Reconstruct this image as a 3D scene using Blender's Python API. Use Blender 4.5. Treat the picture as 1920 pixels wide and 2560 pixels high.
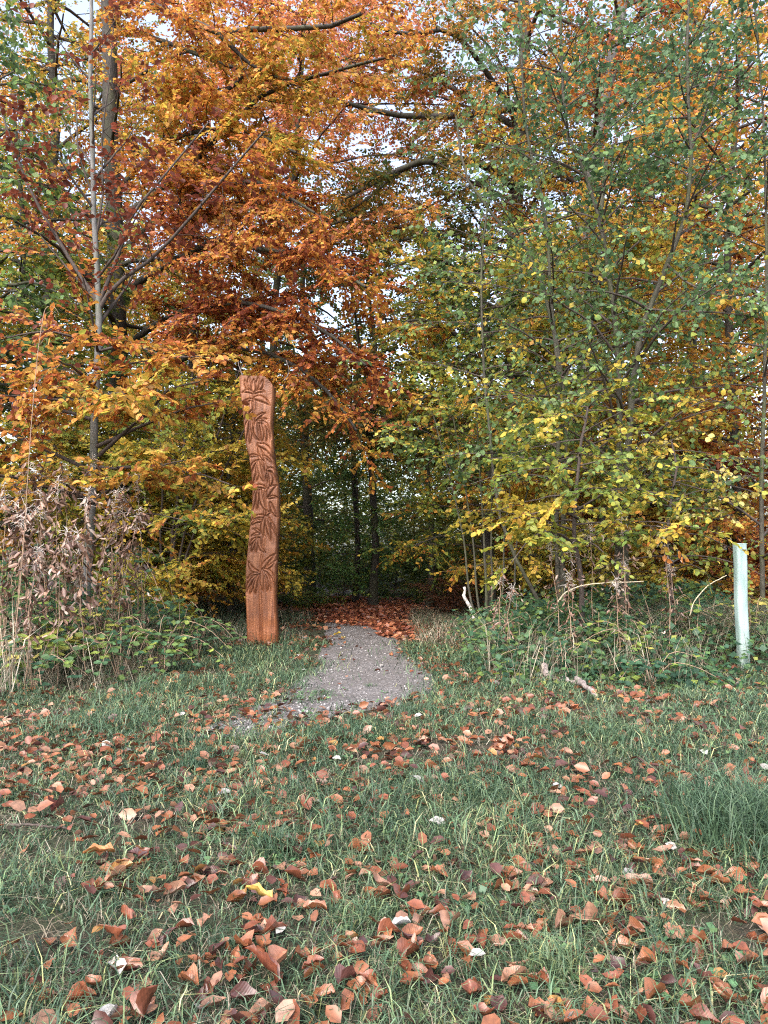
import bpy, math, random
import numpy as np
from mathutils import Matrix, Vector

for o in list(bpy.data.objects):
    bpy.data.objects.remove(o)
scene = bpy.context.scene
col = scene.collection
rng = np.random.default_rng(7)
random.seed(7)

# ------------------------------------------------------------------ camera, sky, sun, exposure
CAM_H, FOC, PITCH, S = 1.12, 1923.0, math.atan(110 / 1923), 1920 / 1659
cam_data = bpy.data.cameras.new('camera')
cam = bpy.data.objects.new('camera', cam_data)
col.objects.link(cam)
cam.location = (0, 0, CAM_H)
cam.rotation_euler = (math.pi / 2 + PITCH, 0, 0)
cam_data.sensor_fit = 'VERTICAL'
cam_data.sensor_height = 24
cam_data.lens = 24 * FOC / 2560
cam_data.clip_start = 0.05
cam_data.clip_end = 600
scene.camera = cam

SUN_EL, SUN_AZ = math.radians(48), math.radians(205)     # high, behind the camera and a little to its left, veiled by cloud
world = bpy.data.worlds.new('World')
scene.world = world
world.use_nodes = True
wn, wl = world.node_tree.nodes, world.node_tree.links
wn.clear()
sky = wn.new('ShaderNodeTexSky')
sky.sky_type = 'NISHITA'
sky.sun_disc = False
sky.sun_elevation = SUN_EL
sky.sun_rotation = SUN_AZ
sky.air_density = 1.0
sky.dust_density = 4.0
hsv = wn.new('ShaderNodeHueSaturation')
hsv.inputs['Saturation'].default_value = 0.74
bg = wn.new('ShaderNodeBackground')
bg.inputs['Strength'].default_value = 0.15
wo = wn.new('ShaderNodeOutputWorld')
wl.new(sky.outputs[0], hsv.inputs['Color'])
wl.new(hsv.outputs[0], bg.inputs['Color'])
wl.new(bg.outputs[0], wo.inputs['Surface'])

sun_data = bpy.data.lights.new('sun', 'SUN')
sun_data.energy = 0.8
sun_data.angle = math.radians(40)
sun_data.color = (1.0, 0.96, 0.9)
sun = bpy.data.objects.new('sun', sun_data)
col.objects.link(sun)
sun_dir = Vector((math.sin(SUN_AZ) * math.cos(SUN_EL), math.cos(SUN_AZ) * math.cos(SUN_EL), math.sin(SUN_EL)))
sun.rotation_euler = sun_dir.to_track_quat('Z', 'Y').to_euler()

vs = scene.view_settings
vs.view_transform = 'Standard'
vs.look = 'None'
vs.gamma = 1
vs.use_curve_mapping = False
vs.exposure = 2.1
scene.cycles.max_bounces = 9
scene.cycles.diffuse_bounces = 6
scene.cycles.glossy_bounces = 2
scene.cycles.transmission_bounces = 4
scene.cycles.sample_clamp_indirect = 6
scene.cycles.use_denoising = False
scene.cycles.use_adaptive_sampling = False
scene.cycles.filter_width = 1.15

# ------------------------------------------------------------------ helpers
def ray(u, v):
    cx, cy = (u * S - 960) / FOC, -(v * S - 1280) / FOC
    return np.array([cx, math.cos(PITCH) - cy * math.sin(PITCH), math.sin(PITCH) + cy * math.cos(PITCH)])

def P(u, v, Y):
    d = ray(u, v)
    return np.array([0, 0, CAM_H]) + d * (Y / d[1])

def proj(p):
    x, y, z = p[..., 0], p[..., 1], p[..., 2] - CAM_H
    f = np.maximum(y * math.cos(PITCH) + z * math.sin(PITCH), 1e-3)
    up = -y * math.sin(PITCH) + z * math.cos(PITCH)
    return 960 + FOC * x / f, 1280 - FOC * up / f, f

def visible(p, m=0.3):
    x, y, f = proj(p)
    return (x > -1920 * m) & (x < 1920 * (1 + m)) & (y > -2560 * m) & (y < 2560 * (1 + m * .3)) & (f > 0.3)

def norm(a):
    return a / np.maximum(np.linalg.norm(a, axis=-1, keepdims=True), 1e-9)

def sstep(a, b, x):
    t = np.clip((x - a) / (b - a), 0, 1)
    return t * t * (3 - 2 * t)

_lat = {}
def vnoise(x, y, scale, seed=0):
    if seed not in _lat:
        _lat[seed] = np.random.default_rng(seed + 100).random((128, 128))
    L = _lat[seed]
    x, y = np.asarray(x, float) / scale + 1000, np.asarray(y, float) / scale + 1000
    i, j = np.floor(x).astype(int), np.floor(y).astype(int)
    fx, fy = x - i, y - j
    fx, fy = fx * fx * (3 - 2 * fx), fy * fy * (3 - 2 * fy)
    g = lambda a, b: L[a % 128, b % 128]
    return (g(i, j) * (1 - fx) + g(i + 1, j) * fx) * (1 - fy) + (g(i, j + 1) * (1 - fx) + g(i + 1, j + 1) * fx) * fy

def ground_z(x, y):
    x, y = np.asarray(x, float), np.asarray(y, float)
    z = 0.05 * (vnoise(x, y, 1.3, 1) - .5) + 0.10 * (vnoise(x, y, 5, 2) - .5) * sstep(3, 9, y)
    z = z + 0.22 * sstep(1.6, 3.6, np.abs(x + .3)) * sstep(6.5, 10, y)
    z = z + 0.5 * (vnoise(x, y, 14, 3) - .4) * sstep(16, 40, y)
    return z

def at_ground(u, v):
    Y = CAM_H * FOC / (v * S - 1390)
    X = (u * S - 960) / FOC * Y
    return X, Y

def catmull(pts, k):
    pts = np.asarray(pts, float)
    p = np.vstack([2 * pts[0] - pts[1], pts, 2 * pts[-1] - pts[-2]])
    n = len(pts) - 1
    t = np.linspace(0, n - 1e-6, k)
    i = t.astype(int)
    f = (t - i)[:, None]
    a, b, c, d = p[i], p[i + 1], p[i + 2], p[i + 3]
    return .5 * (2 * b + (c - a) * f + (2 * a - 5 * b + 4 * c - d) * f ** 2 + (3 * b - a - 3 * c + d) * f ** 3)

def np_mesh(name, V, polys, cols=None, smooth=False, uv=None, attr='leaf_colour'):
    """polys: list of integer arrays (n,3) / (n,4) / (n,k)."""
    me = bpy.data.meshes.new(name)
    polys = [np.asarray(p, np.int32) for p in polys if len(p)]
    me.vertices.add(len(V))
    me.vertices.foreach_set('co', np.ascontiguousarray(V, np.float32).ravel())
    loops = np.concatenate([p.ravel() for p in polys])
    sizes = np.concatenate([np.full(len(p), p.shape[1], np.int32) for p in polys])
    starts = np.concatenate([[0], np.cumsum(sizes)[:-1]]).astype(np.int32)
    me.loops.add(len(loops))
    me.loops.foreach_set('vertex_index', loops)
    me.polygons.add(len(sizes))
    me.polygons.foreach_set('loop_start', starts)
    if smooth:
        me.polygons.foreach_set('use_smooth', np.ones(len(sizes), bool))
    if cols is not None:
        a = me.attributes.new(attr, 'FLOAT_COLOR', 'FACE')
        c = np.ones((len(sizes), 4), np.float32)
        c[:, :3] = cols
        a.data.foreach_set('color', c.ravel())
    if uv is not None:
        l = me.uv_layers.new(name='UVMap')
        l.data.foreach_set('uv', np.ascontiguousarray(uv[loops], np.float32).ravel())
    me.update(calc_edges=True)
    me.validate()
    return me

def link(name, me, mat=None, parent=None, loc=None):
    o = bpy.data.objects.new(name, me)
    col.objects.link(o)
    if mat is not None and not me.materials:
        me.materials.append(mat)
    if parent is not None:
        o.parent = parent
        o.matrix_parent_inverse = Matrix.Identity(4)
    if loc is not None:
        o.location = loc
    return o

def tag(o, label=None, cat=None, group=None, kind=None):
    if label: o['label'] = label
    if cat: o['category'] = cat
    if group: o['group'] = group
    if kind: o['kind'] = kind
    return o

def thing(name, loc, label, cat, group=None):
    o = bpy.data.objects.new(name, None)
    o.empty_display_size = .2
    o.location = [float(c) for c in loc]
    col.objects.link(o)
    return tag(o, label, cat, group)

def tubes(Pts, R, sides):
    """Pts (n,k,3), R (n,k) -> verts, quads; every tube tapers along its k points."""
    Pts, R = np.asarray(Pts, float), np.asarray(R, float)
    n, k, _ = Pts.shape
    T = np.empty_like(Pts)
    T[:, 1:-1] = Pts[:, 2:] - Pts[:, :-2]
    T[:, 0] = Pts[:, 1] - Pts[:, 0]
    T[:, -1] = Pts[:, -1] - Pts[:, -2]
    T = norm(T)
    m = norm(Pts[:, -1] - Pts[:, 0])
    ref = np.where((np.abs(m[:, 2]) > .8)[:, None], np.array([1., 0, 0]), np.array([0, 0, 1.]))[:, None, :]
    n1 = norm(np.cross(T, ref))
    n2 = np.cross(T, n1)
    a = np.arange(sides) * 2 * math.pi / sides
    V = Pts[:, :, None, :] + R[:, :, None, None] * (np.cos(a)[None, None, :, None] * n1[:, :, None, :] + np.sin(a)[None, None, :, None] * n2[:, :, None, :])
    idx = np.arange(n * k * sides).reshape(n, k, sides)
    A, B = idx[:, :-1], idx[:, 1:]
    q = np.stack([A, np.roll(A, -1, 2), np.roll(B, -1, 2), B], -1).reshape(-1, 4)
    return V.reshape(-1, 3), q

class Acc:
    def __init__(s): s.V, s.Q, s.T, s.CQ, s.CT, s.n = [], [], [], [], [], 0
    def add(s, V, Q=None, T=None, cq=None, ct=None):
        s.V.append(np.asarray(V, float))
        if Q is not None: s.Q.append(np.asarray(Q) + s.n); s.CQ.append(cq)
        if T is not None: s.T.append(np.asarray(T) + s.n); s.CT.append(ct)
        s.n += len(V)
    def mesh(s, name, smooth=False, off=None):
        V = np.vstack(s.V)
        if off is not None: V = V - np.asarray(off)
        polys, cols = [], []
        if s.Q: polys.append(np.vstack(s.Q)); cols += s.CQ
        if s.T: polys.append(np.vstack(s.T)); cols += s.CT
        c = np.vstack(cols) if cols and all(x is not None for x in cols) else None
        return np_mesh(name, V, polys, c, smooth)

# ------------------------------------------------------------------ materials
def new_mat(name):
    m = bpy.data.materials.new(name)
    m.use_nodes = True
    nt = m.node_tree
    nt.nodes.clear()
    out = nt.nodes.new('ShaderNodeOutputMaterial')
    return m, nt, out

def nd(nt, t, **kw):
    n = nt.nodes.new(t)
    for k, v in kw.items():
        if k.startswith('_'): setattr(n, k[1:], v)
        else: n.inputs[k.replace('__', ' ')].default_value = v
    return n

def ramp(nt, fac, stops):
    r = nt.nodes.new('ShaderNodeValToRGB')
    e = r.color_ramp.elements
    e[0].position, e[0].color = stops[0][0], (*stops[0][1], 1)
    e[1].position, e[1].color = stops[-1][0], (*stops[-1][1], 1)
    for p, c in stops[1:-1]:
        x = e.new(p); x.color = (*c, 1)
    nt.links.new(fac, r.inputs['Fac'])
    return r.outputs['Color']

def mixc(nt, fac, a, b, mode='MIX'):
    n = nt.nodes.new('ShaderNodeMix')
    n.data_type = 'RGBA'
    n.blend_type = mode
    for s, i in ((fac, 0), (a, 6), (b, 7)):
        if hasattr(s, 'links'): nt.links.new(s, n.inputs[i])
        elif i == 0: n.inputs[0].default_value = s
        else: n.inputs[i].default_value = (*s, 1)
    return n.outputs[2]

def leaf_mat(name, source, trans=0.4, rough=0.5, spec=0.35, mottle=0.35, vein=False):
    m, nt, out = new_mat(name)
    L = nt.links
    if source == 'attr':
        a = nd(nt, 'ShaderNodeAttribute', _attribute_name='leaf_colour'); c = a.outputs['Color']
    else:
        a = nd(nt, 'ShaderNodeObjectInfo'); c = a.outputs['Color']
    geo = nd(nt, 'ShaderNodeNewGeometry')
    no = nd(nt, 'ShaderNodeTexNoise', Scale=55.0, Detail=3.0)
    L.new(geo.outputs['Position'], no.inputs['Vector'])
    v = ramp(nt, no.outputs['Fac'], [(.3, (1 - mottle, 1 - mottle, 1 - mottle)), (.7, (1 + mottle * .5,) * 3)])
    c = mixc(nt, 1.0, c, v, 'MULTIPLY')
    if vein:
        uv = nd(nt, 'ShaderNodeUVMap')
        sep = nd(nt, 'ShaderNodeSeparateXYZ')
        L.new(uv.outputs[0], sep.inputs[0])
        ab = nd(nt, 'ShaderNodeMath', _operation='ABSOLUTE'); L.new(sep.outputs[1], ab.inputs[0])
        k = nd(nt, 'ShaderNodeMath', _operation='MULTIPLY'); L.new(ab.outputs[0], k.inputs[0]); k.inputs[1].default_value = -.55
        s = nd(nt, 'ShaderNodeMath', _operation='ADD'); L.new(sep.outputs[0], s.inputs[0]); L.new(k.outputs[0], s.inputs[1])
        f = nd(nt, 'ShaderNodeMath', _operation='MULTIPLY'); L.new(s.outputs[0], f.inputs[0]); f.inputs[1].default_value = 62
        si = nd(nt, 'ShaderNodeMath', _operation='SINE'); L.new(f.outputs[0], si.inputs[0])
        vv = ramp(nt, si.outputs[0], [(.0, (1, 1, 1)), (.8, (1, 1, 1)), (.99, (.93, .92, .91))])
        c = mixc(nt, .8, c, vv, 'MULTIPLY')
        mid = ramp(nt, ab.outputs[0], [(0, (1.3, 1.25, 1.2)), (.035, (1.3, 1.25, 1.2)), (.06, (1, 1, 1))])
        c = mixc(nt, .8, c, mid, 'MULTIPLY')
    p = nd(nt, 'ShaderNodeBsdfPrincipled', Roughness=rough)
    p.inputs['Specular IOR Level'].default_value = spec
    L.new(c, p.inputs['Base Color'])
    t = nd(nt, 'ShaderNodeBsdfTranslucent')
    L.new(c, t.inputs['Color'])
    mx = nd(nt, 'ShaderNodeMixShader', Fac=trans)
    L.new(p.outputs[0], mx.inputs[1]); L.new(t.outputs[0], mx.inputs[2])
    if vein:
        b = nd(nt, 'ShaderNodeBump', Strength=.1, Distance=.002)
        L.new(si.outputs[0], b.inputs['Height']); L.new(b.outputs[0], p.inputs['Normal'])
    L.new(mx.outputs[0], out.inputs['Surface'])
    return m

M_LEAF = leaf_mat('leaf_on_tree', 'attr', .5)
M_LEAFO = leaf_mat('leaf_on_twig', 'obj', .5)
M_FALL = leaf_mat('fallen_leaf', 'attr', .12, .4, .55)
M_FALLO = leaf_mat('fallen_leaf_near', 'obj', .12, .38, .6, .4, True)
M_GRASS = leaf_mat('grass_blade', 'attr', .3, .45, .4, .15)

def bark_mat(name, a, b, scale=9, moss=0.0, bump=.5):
    m, nt, out = new_mat(name)
    L = nt.links
    geo = nd(nt, 'ShaderNodeNewGeometry')
    mp = nd(nt, 'ShaderNodeMapping'); mp.inputs['Scale'].default_value = (1, 1, .35)
    L.new(geo.outputs['Position'], mp.inputs[0])
    n1 = nd(nt, 'ShaderNodeTexNoise', Scale=scale * 4.0, Detail=6.0, Roughness=.65)
    L.new(mp.outputs[0], n1.inputs['Vector'])
    n2 = nd(nt, 'ShaderNodeTexNoise', Scale=2.2, Detail=3.0)
    L.new(geo.outputs['Position'], n2.inputs['Vector'])
    c = ramp(nt, n1.outputs['Fac'], [(.32, a), (.68, b)])
    if moss:
        f = ramp(nt, n2.outputs['Fac'], [(.45, (0, 0, 0)), (.65, (moss,) * 3)])
        c = mixc(nt, f, c, (.07, .085, .03))
    p = nd(nt, 'ShaderNodeBsdfPrincipled', Roughness=.8)
    p.inputs['Specular IOR Level'].default_value = .25
    L.new(c, p.inputs['Base Color'])
    bp = nd(nt, 'ShaderNodeBump', Strength=bump, Distance=.02)
    L.new(n1.outputs['Fac'], bp.inputs['Height']); L.new(bp.outputs[0], p.inputs['Normal'])
    L.new(p.outputs[0], out.inputs['Surface'])
    return m

M_BARK_GREY = bark_mat('grey_beech_bark', (.075, .072, .07), (.19, .185, .18), 5, .35, .3)
M_BARK_DARK = bark_mat('dark_bark', (.018, .016, .014), (.055, .048, .042), 9, .3)
M_BARK_MID = bark_mat('sapling_bark', (.03, .028, .022), (.085, .078, .06), 8, .4)
M_TWIG = bark_mat('twig_bark', (.035, .027, .024), (.09, .07, .06), 12, 0, .1)
M_BIRCH = bark_mat('birch_bark', (.32, .30, .28), (.74, .71, .68), 7, 0, .4)
M_DEADWOOD = bark_mat('dead_branch_bark', (.10, .08, .078), (.32, .265, .25), 8, 0, .5)

def simple(name, c, rough=.7, spec=.3):
    m, nt, out = new_mat(name)
    p = nd(nt, 'ShaderNodeBsdfPrincipled', Roughness=rough)
    p.inputs['Specular IOR Level'].default_value = spec
    geo = nd(nt, 'ShaderNodeNewGeometry')
    n = nd(nt, 'ShaderNodeTexNoise', Scale=30.0, Detail=4.0)
    nt.links.new(geo.outputs['Position'], n.inputs['Vector'])
    cc = ramp(nt, n.outputs['Fac'], [(.3, tuple(x * .7 for x in c)), (.7, tuple(min(1, x * 1.2) for x in c))])
    nt.links.new(cc, p.inputs['Base Color'])
    nt.links.new(p.outputs[0], out.inputs['Surface'])
    return m

M_DRYSTEM = simple('dry_stem', (.28, .19, .13))
M_STRAW = simple('straw_stem', (.50, .42, .30))

# ------------------------------------------------------------------ path outline and ground
PATH = np.array([  # y, left x, right x
    [4.7, -1.15, -.85], [5.1, -1.05, -.6], [5.5, -.95, -.3], [5.8, -.88, .0], [6.1, -.80, .3], [6.5, -.78, .48], [7.4, -.70, .44], [8.6, -.68, .26], [10.7, -.72, .14],
    [13.4, -.95, .22], [16, -1.15, .3], [19, -1.4, .4], [24, -2.4, -.4], [30, -4.0, -1.8]])
def path_lr(y):
    return np.interp(y, PATH[:, 0], PATH[:, 1]), np.interp(y, PATH[:, 0], PATH[:, 2])
def path_cover(x, y):
    """how likely a blade or a leaf stands on the gravel: along its edges and at its worn near end"""
    l, r = path_lr(y)
    d = np.minimum(x - l, r - x)
    e = np.exp(-np.maximum(d, 0) / .11) * (.2 + 1.1 * vnoise(x, y, .22, 62))
    n = np.where(y < 6.2, (vnoise(x, y, .28, 63) > .62 - .12 * (6.2 - y)) * .8, 0)
    return np.clip(np.maximum(e, n), 0, 1)
def in_path(x, y, m=0.0):
    l, r = path_lr(y)
    w = .13 * (vnoise(x, y, .35, 9) - .5)
    return (x > l - m + w) & (x < r + m + w) & (y > 4.7)

def build_ground():
    xs = np.concatenate([np.linspace(-300, -16, 14)[:-1], np.linspace(-16, 16, 91), np.linspace(16, 300, 14)[1:]])
    ys = np.concatenate([np.linspace(-200, -2, 10)[:-1], np.linspace(-2, 34, 103), np.linspace(34, 420, 16)[1:]])
    X, Y = np.meshgrid(xs, ys)
    Z = ground_z(X, Y)
    V = np.stack([X, Y, Z], -1).reshape(-1, 3)
    i = np.arange(len(xs) * len(ys)).reshape(len(ys), len(xs))
    q = np.stack([i[:-1, :-1], i[:-1, 1:], i[1:, 1:], i[1:, :-1]], -1).reshape(-1, 4)
    m, nt, out = new_mat('woodland_soil')
    L = nt.links
    geo = nd(nt, 'ShaderNodeNewGeometry')
    n1 = nd(nt, 'ShaderNodeTexNoise', Scale=40.0, Detail=6.0, Roughness=.7)
    n2 = nd(nt, 'ShaderNodeTexNoise', Scale=2.4, Detail=4.0)
    L.new(geo.outputs['Position'], n1.inputs['Vector']); L.new(geo.outputs['Position'], n2.inputs['Vector'])
    soil = ramp(nt, n1.outputs['Fac'], [(.3, (.022, .018, .014)), (.5, (.05, .04, .031)), (.72, (.10, .078, .058))])
    moss = ramp(nt, n1.outputs['Fac'], [(.3, (.02, .028, .017)), (.7, (.06, .075, .04))])
    f = ramp(nt, n2.outputs['Fac'], [(.38, (0, 0, 0)), (.58, (.85,) * 3)])
    c = mixc(nt, f, soil, moss)
    p = nd(nt, 'ShaderNodeBsdfPrincipled', Roughness=.95)
    p.inputs['Specular IOR Level'].default_value = .15
    L.new(c, p.inputs['Base Color'])
    b = nd(nt, 'ShaderNodeBump', Strength=.8, Distance=.03)
    L.new(n1.outputs['Fac'], b.inputs['Height']); L.new(b.outputs[0], p.inputs['Normal'])
    L.new(p.outputs[0], out.inputs['Surface'])
    tag(link('ground', np_mesh('ground', V, [q], smooth=True), m), 'grassy woodland edge ground under the fallen leaves', 'ground', kind='structure')

def build_path():
    ys = np.concatenate([np.arange(4.7, 13, .12), np.arange(13, 30, .4)])
    k = 13
    rows = []
    for y in ys:
        l, r = path_lr(y)
        x = np.linspace(l - .12, r + .12, k)
        x[0] += .16 * (vnoise(y, 3, .3, 11) - .5); x[-1] += .16 * (vnoise(y, 7, .3, 12) - .5)
        e = np.abs(np.linspace(-1, 1, k))
        z = ground_z(x, np.full(k, y)) + .006 + .012 * (1 - e ** 4) - .02 * (e > .99)
        rows.append(np.stack([x, np.full(k, y), z], -1))
    V = np.vstack(rows)
    i = np.arange(len(V)).reshape(len(ys), k)
    q = np.stack([i[:-1, :-1], i[:-1, 1:], i[1:, 1:], i[1:, :-1]], -1).reshape(-1, 4)
    m, nt, out = new_mat('gravel_path')
    L = nt.links
    geo = nd(nt, 'ShaderNodeNewGeometry')
    n1 = nd(nt, 'ShaderNodeTexVoronoi', Scale=62.0)
    n2 = nd(nt, 'ShaderNodeTexNoise', Scale=3.0, Detail=5.0, Roughness=.6)
    n3 = nd(nt, 'ShaderNodeTexNoise', Scale=120.0, Detail=3.0)
    for n in (n1, n2, n3): L.new(geo.outputs['Position'], n.inputs['Vector'])
    sep = nd(nt, 'ShaderNodeSeparateColor'); L.new(n1.outputs['Color'], sep.inputs[0])
    base = ramp(nt, sep.outputs[0], [(.0, (.075, .07, .07)), (.55, (.115, .107, .108)), (.85, (.155, .146, .146)), (.97, (.34, .32, .32))])
    dirt = ramp(nt, n3.outputs['Fac'], [(.3, (.055, .048, .045)), (.7, (.115, .105, .103))])
    f = ramp(nt, n2.outputs['Fac'], [(.35, (.15,) * 3), (.65, (.85,) * 3)])
    c = mixc(nt, f, base, dirt)
    p = nd(nt, 'ShaderNodeBsdfPrincipled', Roughness=.9)
    p.inputs['Specular IOR Level'].default_value = .25
    L.new(c, p.inputs['Base Color'])
    b = nd(nt, 'ShaderNodeBump', Strength=.45, Distance=.008)
    L.new(n1.outputs['Distance'], b.inputs['Height']); L.new(b.outputs[0], p.inputs['Normal'])
    L.new(p.outputs[0], out.inputs['Surface'])
    tag(link('path', np_mesh('path', V, [q], smooth=True), m), 'grey gravel footpath leading into the wood', 'path', kind='structure')
    # loose stones
    n = 3000
    y = 4.8 + 8.3 * rng.random(n) ** 1.6
    l, r = path_lr(y)
    x = l + (r - l) * rng.random(n)
    s = .004 + .011 * rng.random(n) ** 3
    oc = np.array([[1, 0, 0], [0, 1, 0], [-1, 0, 0], [0, -1, 0], [0, 0, .7], [0, 0, -.7]], float)
    V = oc[None] * (s[:, None, None] * (.6 + .8 * rng.random((n, 6, 1))))
    a = rng.random(n) * 6.28
    c, sn = np.cos(a), np.sin(a)
    V = np.stack([V[..., 0] * c[:, None] - V[..., 1] * sn[:, None], V[..., 0] * sn[:, None] + V[..., 1] * c[:, None], V[..., 2]], -1)
    V += np.stack([x, y, ground_z(x, y) + .02], -1)[:, None]
    t = np.array([[0, 1, 4], [1, 2, 4], [2, 3, 4], [3, 0, 4], [1, 0, 5], [2, 1, 5], [3, 2, 5], [0, 3, 5]])
    T = (np.arange(n)[:, None, None] * 6 + t[None]).reshape(-1, 3)
    g = .10 + .32 * rng.random(n) ** 2.5
    cc = np.repeat(np.stack([g, g * .95, g * .95], -1), 8, 0)
    tag(link('gravel', np_mesh('gravel', V.reshape(-1, 3), [T], cc), leaf_mat('loose_stone', 'attr', 0, .85, .2)), 'loose pale stones scattered on the path', 'gravel', kind='stuff')

build_ground()
build_path()

# ------------------------------------------------------------------ leaves
LEAF6 = np.array([[0, 0, 0], [.30, .30, .05], [.68, .27, .06], [1, 0, -.03], [.68, -.27, .06], [.30, -.30, .05]])
def leaf_verts(pos, d, nrm, size, aspect, near):
    d = norm(d)
    y = norm(np.cross(nrm, d))
    n = np.cross(d, y)
    if near:
        V = pos[:, None] + size[:, None, None] * (LEAF6[None, :, :1] * d[:, None] + LEAF6[None, :, 1:2] * aspect * y[:, None] + LEAF6[None, :, 2:] * n[:, None] * (1 + 1.6 * rng.random((len(pos), 1, 1))))
        i = np.arange(len(pos))[:, None] * 6
        Q = np.concatenate([i + np.array([[0, 5, 4, 3]]), i + np.array([[0, 3, 2, 1]])], 1).reshape(-1, 4)
        return V.reshape(-1, 3), Q, 2
    k = np.array([[0, 0, 0], [.45, .33, .04], [1, 0, 0], [.45, -.33, .04]])
    V = pos[:, None] + size[:, None, None] * (k[None, :, :1] * d[:, None] + k[None, :, 1:2] * aspect * y[:, None] + k[None, :, 2:] * n[:, None])
    Q = np.arange(len(pos) * 4).reshape(-1, 4)
    return V.reshape(-1, 3), Q, 1

def leaf_object_mesh(name, rows=5, wid=.30, fold=.10, curl=.12, cross=0.0, twist=0.0, cols=3, ser=0.0, tipw=1.0, seed=0, wob=0.0):
    """A leaf 1 long along +x with a point at each end."""
    r = np.random.default_rng(seed)
    V, UV, F = [], [], []
    for i in range(rows + 1):
        t = i / rows
        w = wid * (math.sin(math.pi * min(1, t * .93 + .03)) ** .75) * (1 - .25 * t) * 1.15 if 0 < i < rows else .012
        if 0 < i < rows: w *= 1 + ser * (r.random() - .5)
        for j in range(cols):
            s = 2 * j / (cols - 1) - 1
            yy, zz = s * w, abs(s) * w * fold * 2
            a = s * cross
            zz += (1 - math.cos(a)) * w * 1.0 + curl * ((t - .5) ** 2) * 2 - curl * .25
            tw = twist * (t - .5)
            yy, zz = yy * math.cos(tw + a * .4) - zz * math.sin(tw), yy * math.sin(tw) + zz * math.cos(tw)
            zz += wob * (r.random() - .5)
            V.append((t, yy, zz)); UV.append((t, s * w / wid * .5))
    for i in range(rows):
        for j in range(cols - 1):
            a = i * cols + j
            F.append((a, a + cols, a + cols + 1, a + 1))
    me = np_mesh(name, np.array(V), [np.array(F)], None, True, np.array(UV))
    return me

TREE_LEAF = [leaf_object_mesh('leaf', 4, .31, .12, .15, 0, .2 * k, 3, .1, seed=k) for k in range(3)]
for me in TREE_LEAF: me.materials.append(M_LEAFO)

def ramp_cols(t, cols, jit=.18):
    cols = np.asarray(cols)
    t = np.clip(t, 0, .9999) * (len(cols) - 1)
    i = t.astype(int)
    f = (t - i)[:, None]
    c = cols[i] * (1 - f) + cols[np.minimum(i + 1, len(cols) - 1)] * f
    return c * (1 + jit * rng.standard_normal((len(t), 1))).clip(.5, 1.6)

BG = (.09, .165, .076); BG2 = (.135, .225, .085); GR = (.16, .24, .06); YG = (.28, .30, .05); YE = (.54, .40, .06); GO = (.55, .295, .06)
OR = (.52, .195, .045); RU = (.38, .112, .042); RB = (.17, .045, .026); OL = (.15, .14, .03); DG = (.06, .11, .042); OB = (.28, .13, .035)

def frame_basis(m):
    return m

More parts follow.
